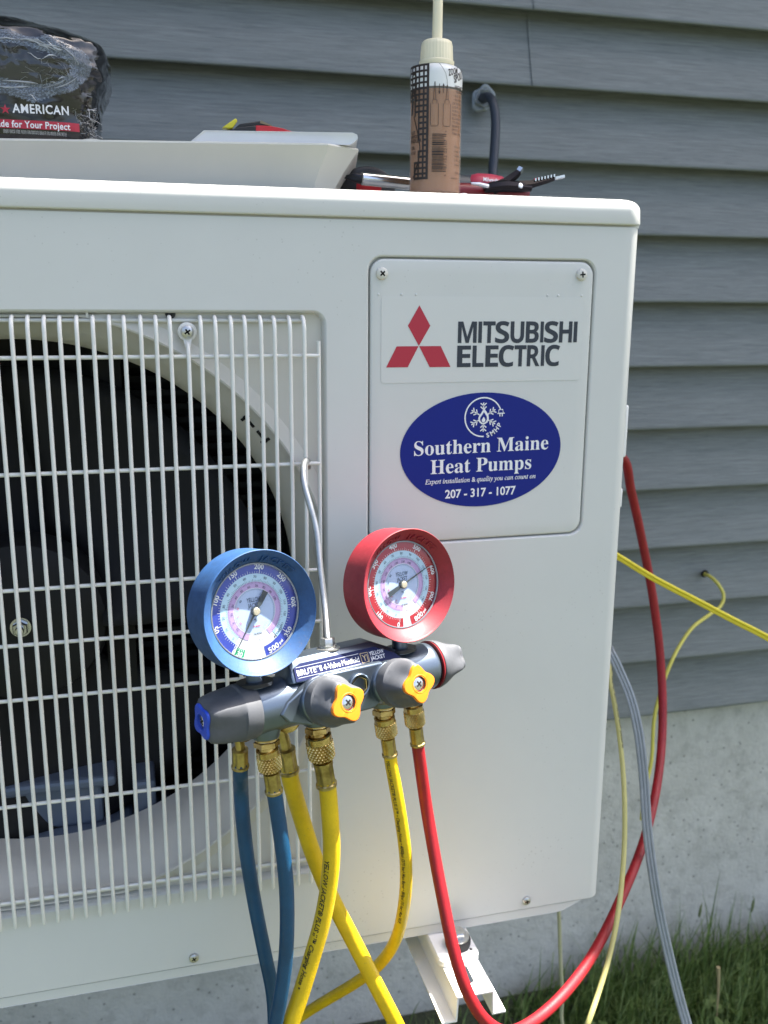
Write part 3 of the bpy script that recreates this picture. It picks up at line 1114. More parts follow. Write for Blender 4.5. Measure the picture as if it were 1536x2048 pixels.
# knob necks and port bosses
for u in (0.0445, 0.1105):
    bd.lathe([(0.0185, -0.012), (0.0180, 0.004), (0.0165, 0.0055), (0.0165, 0.0085)], BODYM, W(u, AV + 0.001, -0.002), MN + MV * 0.15, 36)
PORTS = [0.0075, 0.0535, 0.1185, 0.1490]
for u, rr in zip(PORTS, (0.0105, 0.0115, 0.0105, 0.0100)):
    bd.lathe([(rr * 1.25, 0.008), (rr * 1.12, 0.018), (rr, 0.0235), (rr * 0.92, 0.0250)], BODYM, W(u, AV, AN), -MV, 28)
body = bd.build('manifold_body', man, smooth=38, bevel=0.0008)

# sight glass
sg = MB()
so = W(0.0805, AV + 0.0050, -0.0018)
sg.lathe([(0.0098, -0.002), (0.0098, 0.0022), (0.0090, 0.0028), (0.0080, 0.0024), (0.0076, -0.001)], BODYM, so, MN, 30, True, False)
sg.lathe([(0.0077, 0.0022), (0.0070, 0.0020), (0.0066, -0.006), (0.0001, -0.0062)], BRASS, so, MN, 6, False, True)
sg.build('sight_glass', body, smooth=35)

# nameplate
NPM = mat('nameplate_blue', (0.007, 0.013, 0.065), 0.5, spec=0.2, noise=(90, 0.15))
SILV = mat('nameplate_silver', (0.45, 0.47, 0.52), 0.35, metal=0.5)
GOLD = mat('nameplate_gold', (0.42, 0.33, 0.18), 0.4)
a_ = W(0.0, -0.0600, -0.0060)
b_ = W(0.0, -0.0455, -0.0125)
NVd = (b_ - a_)
NVl = NVd.length
NVd.normalize()
NNn = MU.cross(NVd).normalized()
if NNn.dot(MN) < 0:
    NNn = -NNn


def NP(u, w, e=0.0):
    return a_ + MU * u + NVd * w + NNn * e


npb = MB()
pl_out = [(0.0275, 0.0012), (0.1270, 0.0012), (0.1215, 0.0065), (0.1045, 0.0147), (0.0345, 0.0147), (0.0285, 0.0120)]
npb.loft([[NP(u, w, -0.0006) for u, w in pl_out], [NP(u, w, 0.0005) for u, w in pl_out]], NPM, cap0=True, cap1=True)
plate = npb.build('nameplate', man, smooth=0)
nt_ = MB()


def onplate(mb, geo, u, w, mt, e=0.0007):
    vs, fs = geo
    mb.add([NP(u + x, w + z, e) for x, z in vs], fs, mt)


onplate(nt_, text2d('BRUTE', 0.0044, 0.0170, bold=0.008), 0.0300, 0.0054, WHITEP)
onplate(nt_, text2d('TM', 0.0015, 0.0020), 0.0474, 0.0084, WHITEP)
onplate(nt_, text2d('II 4-Valve', 0.0044, 0.0190, bold=0.008), 0.0503, 0.0054, WHITEP)
onplate(nt_, text2d('Manifold', 0.0044, 0.0165), 0.0708, 0.0054, WHITEP)
for w in (0.0034, 0.0117):
    onplate(nt_, ([(0.030, w), (0.088, w), (0.088, w + 0.0004), (0.030, w + 0.0004)], [(0, 1, 2, 3)]), 0, 0, SILV)
onplate(nt_, ([(0.0892, 0.0036), (0.0968, 0.0036), (0.0968, 0.0118), (0.0892, 0.0118)], [(0, 1, 2, 3)]), 0, 0, GOLD, 0.0006)
onplate(nt_, ([(0.0897, 0.0041), (0.0963, 0.0041), (0.0963, 0.0113), (0.0897, 0.0113)], [(0, 1, 2, 3)]), 0, 0, NPM, 0.0008)
onplate(nt_, text2d('YJ', 0.0050, 0.0052), 0.0904, 0.0052, GOLD, 0.0010)
onplate(nt_, text2d('YELLOW', 0.0032, 0.0142, bold=0.008), 0.0980, 0.0083, WHITEP)
onplate(nt_, text2d('JACKET', 0.0032, 0.0142, bold=0.008), 0.0980, 0.0042, WHITEP)
nt_.build('lettering', plate, smooth=0)

# hanging hook
hk = MB()
hb0 = W(0.0675, -0.0430, -0.0220)
hk.lathe([(0.0095, 0.0), (0.0095, 0.0012), (0.0070, 0.0020), (0.0070, 0.0035)], ZINC, hb0, MV, 24)
hk.lathe([(0.0058, 0.0035), (0.0058, 0.0085), (0.0052, 0.0092)], ZINC, hb0, MV, 6)
top = Vector((0.1385, -0.0100, 0.4865))
hp = [hb0 + MV * 0.008, P(650, 1215, -0.077), P(641, 1140, -0.062), P(633, 1065, -0.050), P(621, 1015, -0.043), P(610, 975, -0.036), P(606.5, 948, -0.0300), P(607.5, 930, -0.0235),
      P(612, 921, -0.0125), P(615.5, 923, -0.001), P(616, 936, 0.0025)]
hk.tube(catmull(hp, 8), 0.0026, mat('hook_steel', (0.40, 0.42, 0.43), 0.34, metal=0.85, noise=(120, 0.3)), 12)
hk.build('hook', man, smooth=40)


# --- gauges
def dial_mat(name, c, r=0.45):
    return mat(name, c, r)


DWHITE = dial_mat('dial_white', (0.74, 0.75, 0.76))
DPALE = dial_mat('dial_pale_blue', (0.43, 0.54, 0.76))
DRING = dial_mat('dial_ring_blue', (0.46, 0.66, 0.80))
DPURP = dial_mat('dial_ring_purple', (0.47, 0.33, 0.60))
DBLUE = dial_mat('dial_blue', (0.035, 0.062, 0.37))
DRED = dial_mat('dial_red', (0.40, 0.020, 0.035))
DGREEN = dial_mat('dial_green', (0.02, 0.36, 0.16))
DINK = dial_mat('dial_ink', (0.03, 0.05, 0.09))
DREDT = dial_mat('dial_red_ink', (0.55, 0.05, 0.09))
NEEDLE = mat('needle_grey', (0.045, 0.06, 0.075), 0.4)
HUBM = mat('needle_hub', (0.58, 0.53, 0.40), 0.35, metal=0.4)


def lens_mat():
    mt = bpy.data.materials.new('clear_lens')
    mt.use_nodes = True
    nt = mt.node_tree
    nt.nodes.clear()
    out = nt.nodes.new('ShaderNodeOutputMaterial')
    mx = nt.nodes.new('ShaderNodeMixShader')
    tr = nt.nodes.new('ShaderNodeBsdfTransparent')
    tr.inputs['Color'].default_value = (0.93, 0.94, 0.95, 1)
    gl = nt.nodes.new('ShaderNodeBsdfGlossy')
    gl.inputs['Roughness'].default_value = 0.04
    nt.links.new(schlick(nt), mx.inputs[0])
    nt.links.new(tr.outputs[0], mx.inputs[1])
    nt.links.new(gl.outputs[0], mx.inputs[2])
    nt.links.new(mx.outputs[0], out.inputs[0])
    return mt


LENS = lens_mat()
DR = 0.0362                        # dial radius
DN = -0.0122                       # dial plane


def gauge(uc, boot_m, outer_m, needle_a, nums, lab, spec):
    def G(x, y, n):
        return W(uc + x, y, n)

    def ring(mb, r0, r1, a0, a1, n, mt, step=3.0):
        k = max(2, int(abs(a1 - a0) / step))
        vs = []
        for i in range(k + 1):
            a = radians(a0 + (a1 - a0) * i / k)
            vs += [G(r0 * cos(a), r0 * sin(a), n), G(r1 * cos(a), r1 * sin(a), n)]
        mb.add(vs, [(2 * i, 2 * i + 1, 2 * i + 3, 2 * i + 2) for i in range(k)], mt)

    cs = MB()
    cs.lathe([(0.0380, -0.0310), (0.0400, -0.0300), (0.0405, -0.0150), (0.0400, -0.0125)], BODYM, W(uc, 0, 0), MN, 48)
    cs.lathe([(0.0065, 0.036), (0.0065, 0.0545), (0.0105, 0.0550), (0.0105, 0.0585)], BODYM, W(uc, 0, -0.021), -MV, 20)
    cs.lathe([(0.0140, 0.0545), (0.0140, 0.0572)], BLACK, W(uc, 0, -0.021), -MV, 24)
    g = cs.build('pressure_gauge', man, smooth=40, label=lab)
    bt = MB()
    bt.lathe([(0.0402, -0.0335), (0.0440, -0.0330), (0.0458, -0.0310), (0.0462, -0.0270), (0.0464, -0.0060), (0.0468, -0.0022), (0.0469, -0.0008), (0.0464, 0.0000),
              (0.0458, -0.0003), (0.0453, -0.0010), (0.0449, -0.0012), (0.0372, -0.0088), (0.0364, -0.0102), (0.0363, -0.0126)], boot_m, W(uc, 0, 0), MN, 96, False, False)
    bt.build('rubber_boot', g, smooth=30)
    # moulded name on the sloping inside of the boot
    bl = MB()
    for s, mid in (('YELLOW', 118), ('JACKET', 62)):
        vs, fs = text2d(s, 0.0046, None, 'C', sans_bold, spacing=1.25)
        wd = max(q[0] for q in vs) - min(q[0] for q in vs)
        sc = radians(44) * 0.041 / wd
        vv = []
        for x, y in vs:
            a = radians(mid) - x * sc / 0.041
            t = (0.0022 + y) / 0.0108
            r = 0.0372 + (0.0449 - 0.0372) * t
            n = -0.0088 + 0.0076 * t
            vv.append(G((r - 0.0002) * cos(a), (r - 0.0002) * sin(a), n + 0.00035))
        bl.add(vv, fs, boot_m)
    sm = bl.build('moulded_lettering', g, smooth=0)
    so_ = sm.modifiers.new('thickness', 'SOLIDIFY')
    so_.thickness = 0.0007
    # dial
    d = MB()
    ring(d, 0.0001, DR, 0, 360, DN, DWHITE)
    a_hi, a_lo = spec['span']
    ring(d, 0.0282, DR, a_hi, a_lo, DN + 0.0002, outer_m)
    ring(d, 0.0222, 0.0281, a_hi - 4, spec['ring_end'], DN + 0.0002, DRING)
    ring(d, 0.0172, 0.0221, spec['purp'][0], spec['purp'][1], DN + 0.0002, DPURP)
    ring(d, 0.0001, 0.0171, 0, 360, DN + 0.0002, DPALE)
    ring(d, 0.0171, 0.0174, 0, 360, DN + 0.0003, DWHITE)
    if spec.get('green'):
        ring(d, 0.0292, DR, 232 + 4, 232 + 18, DN + 0.0002, DGREEN)
    d.build('dial', g, smooth=0)
    # printed scales
    t_ = MB()

    def tick(r0, r1, a, w, mt, n=DN + 0.0004):
        a = radians(a)
        c, s = cos(a), sin(a)
        q = [(r0, -w), (r1, -w), (r1, w), (r0, w)]
        t_.add([G(r * c - e * s, r * s + e * c, n) for r, e in q], [(0, 1, 2, 3)], mt)

    def word(s, r, a, h, mt, style=sans_bold, w=None, flip=False):
        vs, fs = text2d(s, h, w, 'C', style, res=2)
        aa = radians(a)
        rot = aa - pi / 2
        if flip:
            rot += pi
        c, q = cos(rot), sin(rot)
        t_.add([G(r * cos(aa) + x * c - (y - h / 2) * q, r * sin(aa) + x * q + (y - h / 2) * c, DN + 0.0005) for x, y in vs], fs, mt)

    def flatw(s, x0, y0, h, mt, w=None, style=sans_bold):
        vs, fs = text2d(s, h, w, 'C', style, res=2)
        t_.add([G(x0 + x, y0 + y, DN + 0.0005) for x, y in vs], fs, mt)

    a0, per, top = spec['zero'], spec['per'], spec['maxv']
    nt2 = int(spec['ticks'])
    for i in range(nt2 + 1):
        a = a0 - per * i / 10
        big = i % 10 == 0
        mid = i % 5 == 0
        tick(0.0284, 0.0284 + (0.0030 if big else 0.0022 if mid else 0.0014), a, 0.00022 if big else 0.00011, WHITEP)
    for s, a in nums:
        word(s, 0.0333, a, 0.0038, WHITEP, flip=sin(radians(a)) < 0.06)
    if spec.get('green'):
        word('30', 0.0332, 232 + 11, 0.0036, WHITEP, flip=True)
        for q in (6, 9, 12, 15):
            tick(0.0292, 0.0310, 232 + q, 0.00025, WHITEP)
    word('500' if spec.get('green') else '800', 0.0328, spec['end_a'], 0.0042, WHITEP, w=0.0096, flip=True)
    word('psi', 0.0330, spec['end_a'] + 13, 0.0024, WHITEP, flip=True)
    # temperature scales
    k = 0
    aa = a0 - 3
    while aa > spec['ring_end'] + 2:
        tick(0.0224, 0.0224 + (0.0018 if k % 5 == 0 else 0.0011), aa, 0.00010, DINK)
        tick(0.0207, 0.0207 + 0.0013, aa, 0.00009, DINK)
        tick(0.0158, 0.0158 + 0.0011, aa, 0.00008, DINK if k > 26 else DREDT)
        aa -= 3.1
        k += 1
    for i, s in enumerate(spec['t1']):
        word(s, 0.0258, a0 - 10 - i * spec['td'], 0.0019, DINK, None)
    for i, s in enumerate(spec['t2']):
        word(s, 0.0190, a0 - 14 - i * spec['td'], 0.0018, DINK, None)
    for i, s in enumerate(spec['t3']):
        if 45 < a0 - 20 - i * spec['td'] * 1.2 < 135:
            continue
        word(s, 0.0143, a0 - 20 - i * spec['td'] * 1.2, 0.0017, DREDT if i < 3 else DINK, None)
    flatw('YELLOW', 0.0002, 0.0072, 0.0034, DINK, 0.0124, None)
    flatw('JACKET', 0.0002, 0.0030, 0.0034, DINK, 0.0108, None)
    flatw('°F', 0.0002, -0.0082, 0.0024, DINK)
    flatw('R-404A', 0.0010, -0.0120, 0.0013, DREDT)
    flatw('R-410A', 0.0014, -0.0178, 0.0014, DINK)
    flatw('R-22', 0.0036, -0.0228, 0.0013, DINK)
    if spec.get('green'):
        word('RETARD', 0.0262, -47, 0.0018, DINK, flip=True)
    t_.build('dial_print', g, smooth=0)
    # needle
    nd = MB()
    a = radians(needle_a)
    c, s = cos(a), sin(a)
    shape = [(0.0300, 0.00012), (0.0040, 0.00075), (-0.0040, 0.0010), (-0.0060, 0.0018), (-0.0168, 0.0022), (-0.0168, -0.0022), (-0.0060, -0.0018), (-0.0040, -0.0010), (0.0040, -0.00075), (0.0300, -0.00012)]
    nd.loft([[G(x * c - y * s, x * s + y * c, DN + 0.0018) for x, y in shape], [G(x * c - y * s, x * s + y * c, DN + 0.0023) for x, y in shape]], NEEDLE, cap0=True, cap1=True)
    nd.lathe([(0.0034, 0.0), (0.0034, 0.0030)], NEEDLE, W(uc, 0, DN), MN, 20)
    nd.lathe([(0.0029, 0.0028), (0.0029, 0.0036), (0.0024, 0.0040), (0.0001, 0.0041)], HUBM, W(uc, 0, DN), MN, 20)
    nd.build('needle', g, smooth=35)
    ln = MB()
    ln.lathe([(0.0366, -0.0096), (0.0345, -0.0088), (0.0300, -0.0080), (0.0200, -0.0073), (0.0100, -0.0070), (0.0001, -0.0069)], LENS, W(uc, 0, 0), MN, 64, False, False)
    # small adjuster screw moulded in the lens
    ln.lathe([(0.0040, -0.0078), (0.0038, -0.0070), (0.0030, -0.0069), (0.0028, -0.0074)], LENS, W(uc + 0.0078, -0.0125, 0), MN, 24, False, False)
    ln.build('lens', g, smooth=60)
    bz = MB()
    bz.lathe([(0.0363, -0.0122), (0.0352, -0.0100), (0.0356, -0.0094), (0.0364, -0.0094)], mat('bezel_clear', (0.25, 0.27, 0.30), 0.12, spec=0.8), W(uc, 0, 0), MN, 64, False, False)
    bz.build('bezel', g, smooth=40)
    return g


gauge(0.0, BOOTB, DBLUE, 235.5, [('0', 234), ('50', 195), ('100', 157), ('150', 118), ('200', 79), ('250', 42), ('300', 3), ('350', -37)],
      'low-side gauge in a blue rubber boot', dict(span=(234, -79), ring_end=-52, purp=(252, -60), zero=232, per=38.6, maxv=350, ticks=70, green=True, end_a=-66,
      t1=['-20', '0', '10', '20', '30', '40', '50', '60', '70', '80', '90', '100', '110', '120', '130', '140'][1:15], t2=['-20', '0', '20', '30', '40', '50', '60', '70', '80', '90', '100'],
      t3=['-20', '0', '20', '40', '60', '80', '90', '100'], td=19.6))
gauge(0.13714, BOOTR, DRED, 23.0, [('0', 259), ('100', 222), ('200', 182), ('300', 142), ('400', 102), ('500', 58), ('600', 13.5), ('700', -26)],
      'high-side gauge in a red rubber boot', dict(span=(268, -78), ring_end=-50, purp=(268, -55), zero=261, per=40.2, maxv=800, ticks=81, end_a=-63,
      t1=['0', '10', '20', '30', '40', '50', '60', '70', '80', '90', '100', '110', '120', '130', '140'], t2=['0', '20', '40', '60', '80', '100', '110', '120', '130', '140'],
      t3=['0', '20', '40', '60', '80', '100', '120', '140'], td=20.5))


# --- valve knobs
def knob(o, ax, prof, insert_m, ref, phase, skirt=None, tipr=0.0152):
    """prof = [(radius, distance, lobe depth)]"""
    kb = MB()
    ax = Vector(ax).normalized()

    def md(th, i):
        c = 0.5 + 0.5 * cos(4 * (th - phase))
        return 1 - prof[i][2] * (1 - c) ** 0.7
    kb.lathe([(r, t) for r, t, _ in prof], KNOBG, o, ax, 96, True, True, md, 0.0, ref)
    k = kb.build('valve_knob', man, smooth=32)
    tE = prof[-1][1]
    ib_ = MB()

    def mi(th, i):
        c = 0.5 + 0.5 * cos(4 * (th - phase))
        return 1 - 0.27 * (1 - c) ** 0.9
    ib_.lathe([(tipr, tE - 0.001), (tipr, tE + 0.0010), (tipr * 0.95, tE + 0.0018), (tipr * 0.52, tE + 0.0020)], insert_m, o, ax, 96, False, False, mi, 0.0, ref)
    ib_.lathe([(tipr * 0.50, tE + 0.0019), (tipr * 0.46, tE + 0.0022), (tipr * 0.40, tE - 0.0010)], insert_m, o, ax, 40, False, False, None, 0.0, ref)
    # joins the lobed plate to the round screw well
    a, b = frame(ax, ref)
    lo1, lo2 = [], []
    for q in range(96):
        th = 2 * pi * q / 96
        c1 = tipr * 0.52 * mi(th, 0)
        lo1.append(Vector(o) + ax * (tE + 0.0020) + (a * cos(th) + b * sin(th)) * c1)
        lo2.append(Vector(o) + ax * (tE + 0.0019) + (a * cos(th) + b * sin(th)) * tipr * 0.40)
    ib_.loft([lo1, lo2], insert_m)
    ib_.build('knob_insert', k, smooth=40)
    pan_screw('screw', k, Vector(o) + ax * (tE - 0.0008), ax, tipr * 0.36, 0.0018, CHROME, 0.6)
    if skirt:
        sk = MB()
        sk.lathe([(prof[1][0] * 0.98, prof[0][1] + 0.0001), (prof[1][0] * 1.02, prof[0][1] - 0.0020), (prof[1][0] * 0.90, prof[0][1] - 0.0022), (prof[1][0] * 0.80, prof[0][1] + 0.003), (0.004, prof[0][1] + 0.004)], skirt, o, ax, 48, False, False, None, 0, ref)
        sk.build('knob_skirt', k, smooth=35)
    return k


front_prof = [(0.0150, 0.0, 0), (0.0186, 0.0008, 0), (0.0194, 0.0030, 0), (0.0196, 0.0090, 0.0), (0.0195, 0.0120, 0.0), (0.0193, 0.0130, 0.07), (0.0188, 0.0180, 0.17), (0.0182, 0.0235, 0.24), (0.0174, 0.0285, 0.28), (0.0158, 0.0312, 0.30), (0.0142, 0.0322, 0.30), (0.0105, 0.0324, 0.30)]
KD = MN + MV * 0.15
knob(W(0.0445, AV + 0.002, 0.0055), KD, front_prof, ORANGE, MV, radians(20))
knob(W(0.1105, AV + 0.002, 0.0055), KD, front_prof, ORANGE, MV, radians(3))
side_prof = [(0.0150, 0.0, 0), (0.0212, 0.0005, 0), (0.0217, 0.0020, 0), (0.0217, 0.0125, 0.0), (0.0216, 0.0135, 0.0), (0.0214, 0.0146, 0.07), (0.0209, 0.0210, 0.16), (0.0202, 0.0280, 0.22), (0.0188, 0.0345, 0.23), (0.0176, 0.0380, 0.27), (0.0155, 0.0396, 0.28), (0.0110, 0.0400, 0.28)]
knob(W(-0.0030, AV, AN), -MU, side_prof, KBLUE, MV, radians(30), None, 0.0140)
sh = MB()
sh.lathe([(0.0120, 0), (0.0120, 0.012)], BLACK, W(0.164, AV, AN), MU, 24)
sh.build('valve_stem', man)
right_prof = [(0.0150, 0.0, 0), (0.0206, 0.0004, 0), (0.0210, 0.0018, 0), (0.0196, 0.0070, 0.0), (0.0182, 0.0110, 0.04), (0.0170, 0.0155, 0.15), (0.0162, 0.0200, 0.24), (0.0152, 0.0240, 0.28), (0.0140, 0.0262, 0.30), (0.0125, 0.0270, 0.30), (0.0085, 0.0272, 0.30)]
knob(W(0.1715, AV, AN), MU, right_prof, KNOBG, MV, radians(25), MAROON, 0.0130)


# ================================================================== hoses
def knurl(mb, o, ax, r, L, mt, nd=22, rows=7):
    """knurled collar: diamond pyramids in real relief"""
    ax = Vector(ax).normalized()
    a, b = frame(ax)
    n, mlen = nd * 4, rows * 4
    loops = []

    def lo(rr, t):
        return [Vector(o) + ax * t + (a * cos(2 * pi * k / n) + b * sin(2 * pi * k / n)) * rr for k in range(n)]
    loops.append(lo(r * 0.86, 0))
    loops.append(lo(r * 0.985, L * 0.03))
    loops.append(lo(r * 0.985, L * 0.26))
    for j in range(mlen + 1):
        t = j / mlen
        lp = []
        edge = 1.0 if t < 0.82 else 1.0 - 0.22 * ((t - 0.82) / 0.18) ** 2
        for k in range(n):
            th = 2 * pi * k / n
            p1 = (th * nd / (2 * pi) + t * rows * 0.5) % 1.0
            p2 = (th * nd / (2 * pi) - t * rows * 0.5) % 1.0
            h = min(abs(p1 - 0.5), abs(p2 - 0.5)) * 2
            h = 1 - max(abs(p1 - 0.5), abs(p2 - 0.5)) * 2
            rr = (r * 0.90 + r * 0.15 * min(1, h * 1.5)) * edge
            lp.append(Vector(o) + ax * (L * (0.28 + 0.72 * t)) + (a * cos(th) + b * sin(th)) * rr)
        loops.append(lp)
    loops.append(lo(r * 0.62, L * 1.005))
    mb.loft(loops, mt, cap0=True, cap1=True)


def ferrule(mb, o, ax, r, L, mt, bulge=0.0):
    def hexm(th, i):
        if 2 <= i <= 4:
            q = (th * 8 / (2 * pi)) % 1.0
            return 1.0 - 0.10 * (0.5 + 0.5 * cos(2 * pi * q))
        return 1.0
    mb.lathe([(r * 0.62, 0), (r * (0.96 + bulge), L * 0.04), (r * (0.98 + bulge), L * 0.14), (r * 0.97, L * 0.22), (r * 0.97, L * 0.84), (r * 1.06, L * 0.88), (r * 1.06, L * 0.98), (r * 0.8, L)], mt, o, ax, 48, True, True, hexm)


def port_nut(o, ax, r, L, name='port_fitting'):
    mb = MB()
    mb.lathe([(r * 0.92, -0.001), (r * 0.92, L * 0.18)], BRASS, o, ax, 24)
    mb.lathe([(r * 0.80, L * 0.18), (r * 0.82, L * 0.26)], BRASS, o, ax, 24)
    mb.lathe([(r * 0.94, L * 0.26), (r * 1.04, L * 0.34), (r * 1.04, L * 0.78), (r * 0.94, L * 0.84)], BRASS, o, ax, 6)
    mb.lathe([(r * 0.66, L * 0.84), (r * 0.66, L * 1.15)], BRASS, o, ax, 24)
    return mb.build(name, man, smooth=30)


def path_point(path, s):
    """position and tangent at length s along a dense path"""
    acc = 0.0
    for i in range(len(path) - 1):
        d = (path[i + 1] - path[i]).length
        if acc + d >= s or i == len(path) - 2:
            t = (s - acc) / d
            return path[i].lerp(path[i + 1], t), (path[i + 1] - path[i]).normalized()
        acc += d


def hose_print(parent, path, r, s, start, h, phi0, mt, upward=False, style=None, shear=0.15):
    vs, fs = text2d(s, h, None, 'L', style, shear=shear, res=2, bold=0.018)
    mb = MB()
    out = []
    tot = max(q[0] for q in vs)
    for x, y in vs:
        if upward:
            x, y = tot - x, -y
        c, T = path_point(path, start + x)
        e = Vector((-0.25, -0.92, 0.12))
        e = (e - T * e.dot(T)).normalized()
        w = e.cross(T)
        f = phi0 + y / r
        out.append(c + (e * cos(f) + w * sin(f)) * (r + 0.00025))
    mb.add(out, fs, mt)
    return mb.build('printed_lettering', parent, smooth=0)


def hose(label, path, r, mt, group='charging hoses of the manifold', name='charging_hose'):
    mb = MB()
    mb.tube(path, r, mt, 20)
    o = mb.build(name, None, smooth=60, label=label, category='hose', group=group)
    return o


def fitting(parent, top_, bot, r, knl, fl, fr, bulge=0.0):
    """collar then crimped ferrule along the line from top_ towards bot; returns the end"""
    ax = (bot - top_).normalized()
    q = MB()
    knurl(q, top_, ax, r, knl, BRASS)
    q.build('knurled_coupling', parent, smooth=12)
    f = MB()
    f.lathe([(r * 0.55, knl - 0.001), (r * 0.55, knl + 0.0015)], BRASSD, top_, ax, 20)
    ferrule(f, top_ + ax * (knl + 0.0008), ax, fr, fl, BRASSD, bulge)
    f.build('ferrule', parent, smooth=28)
    return top_ + ax * (knl + fl), ax


def port(i):
    return W(PORTS[i], -0.1010, AN)


# blue hose: front strand from the left port, loop below the picture, parked end behind the manifold
p0 = port(0)
port_nut(p0, -MV, 0.0098, 0.0085)
t0 = p0 - MV * 0.0085
b0 = P(551, 1600, t0.y + 0.002)
axb = (b0 - t0).normalized()
eB = t0 + axb * 0.039
park = W(-0.0015, -0.1010, -0.052)
parkdir = (P(481, 1545, park.y + 0.004) - P(480, 1497, park.y + 0.002)).normalized()
pf0 = P(480, 1497, park.y + 0.002)
pf1 = pf0 + parkdir * 0.0175
pathB = catmull([eB - axb * 0.004, eB + axb * 0.012, P(565.5, 1700, -0.132), P(573, 1780, -0.130), P(574, 1860, -0.128), P(570, 1930, -0.126), P(560, 2000, -0.124), P(549, 2060, -0.122), P(535, 2160, -0.118),
                 Vector((0.112, -0.105, -0.115)), Vector((0.100, -0.080, -0.145)), Vector((0.088, -0.060, -0.115)), P(547, 2160, -0.074), P(549, 2060, -0.077), P(545, 1985, -0.078), P(529, 1905, -0.080), P(510, 1810, -0.083), P(495, 1720, -0.086), P(486, 1640, -0.088), P(482, 1580, -0.090),
                 pf1 + parkdir * 0.006, pf1 - parkdir * 0.004], 8)
hB = hose('blue charging hose looping from the leftmost brass port, hanging in two strands', pathB, 0.0061, HBLUE)
fitting(hB, t0, b0, 0.0090, 0.0195, 0.0190, 0.0068)
pk = MB()
knurl(pk, park + MN * 0.012 + MV * 0.004, -MN, 0.0092, 0.017, BRASS)
pk.build('knurled_coupling', hB, smooth=25)
pk = MB()
pk.tube(catmull([park - MN * 0.003, park - MV * 0.004 - MN * 0.002, pf0 - parkdir * 0.004, pf0 + parkdir * 0.002], 6), 0.0040, BRASSD, 12)
ferrule(pk, pf0, parkdir, 0.0068, 0.0175, BRASSD)
pk.build('ferrule', hB, smooth=28)

# big yellow hose: centre port to parked end, crossing over itself
p1 = port(1)
port_nut(p1, -MV, 0.0100, 0.0085)
t1 = p1 - MV * 0.0085
b1 = P(659, 1604, t1.y + 0.002)
axy = (b1 - t1).normalized()
eY = t1 + axy * 0.0470
parkY = W(0.0370, -0.1030, -0.052)
yf0 = P(571, 1496, parkY.y + 0.003)
yfd = (P(582, 1562, parkY.y + 0.004) - yf0).normalized()
yf1 = yf0 + yfd * 0.0230
pathY = catmull([eY - axy * 0.004, eY + axy * 0.010, P(663, 1690, -0.112), P(659, 1760, -0.112), P(645, 1840, -0.113), P(624, 1915, -0.114), P(601, 1990, -0.116), P(578, 2060, -0.118), P(556, 2150, -0.115),
                 Vector((0.135, -0.100, -0.150)), Vector((0.165, -0.085, -0.185)), Vector((0.205, -0.072, -0.175)), P(834, 2140, -0.070), P(798, 2060, -0.072), P(752, 1970, -0.075), P(711, 1890, -0.076), P(665, 1800, -0.077), P(627, 1710, -0.078), P(601, 1630, -0.079),
                 yf1 + yfd * 0.010, yf1 - yfd * 0.004], 8)
hY = hose('thick yellow charging hose crossing itself in front of the unit, from the centre port', pathY, 0.0073, HYEL)
fitting(hY, t1, b1, 0.0107, 0.0225, 0.0245, 0.0081, 0.06)
pk = MB()
knurl(pk, parkY + MN * 0.010 + MV * 0.004, (-MN + MU * 0.5).normalized(), 0.0100, 0.019, BRASS)
pk.build('knurled_coupling', hY, smooth=25)
pk = MB()
pk.tube(catmull([parkY - MN * 0.004, parkY - MV * 0.004 - MN * 0.003, yf0 - yfd * 0.005, yf0 + yfd * 0.002], 6), 0.0050, BRASSD, 12)
ferrule(pk, yf0, yfd, 0.0080, 0.0230, BRASSD, 0.05)
pk.build('ferrule', hY, smooth=28)
hose_print(hY, pathY, 0.0073, 'YELLOW JACKET® PLUS II™ Charging Hose •', 0.071, 0.0043, radians(-44), INK)

# thin yellow hose
p2 = port(2)
port_nut(p2, -MV, 0.0096, 0.0090)
t2 = p2 - MV * 0.0090
b2_ = P(784, 1537, t2.y + 0.002)
ax2 = (b2_ - t2).normalized()
e2 = t2 + ax2 * 0.0375
path2 = catmull([e2 - ax2 * 0.004, e2 + ax2 * 0.010, P(802, 1640, -0.090), P(812, 1730, -0.086), P(808, 1810, -0.075), P(791, 1880, -0.055), P(757, 1930, -0.025), P(710, 1966, 0.010), P(660, 1996, 0.045), P(612, 2026, 0.080), P(572, 2060, 0.100), P(540, 2120, 0.110), P(520, 2200, 0.112),
                 Vector((0.065, 0.11, -0.27)), Vector((0.04, 0.10, -0.36)), Vector((-0.05, 0.02, -0.54)), Vector((-0.22, -0.1, -0.588)), Vector((-0.8, -0.2, -0.592))], 8)
h2 = hose('thin yellow charging hose curving away under the unit towards lower left', path2, 0.0056, HYEL)
fitting(h2, t2, b2_, 0.0090, 0.0190, 0.0180, 0.0064)
hose_print(h2, path2, 0.0056, 'YELLOW JACKET® PLUS II™ • Charging Hose • 4000psi (275 bar) Max Burst • 800psi (55 bar) Max W.P.', 0.006, 0.0029, radians(-38), INK)

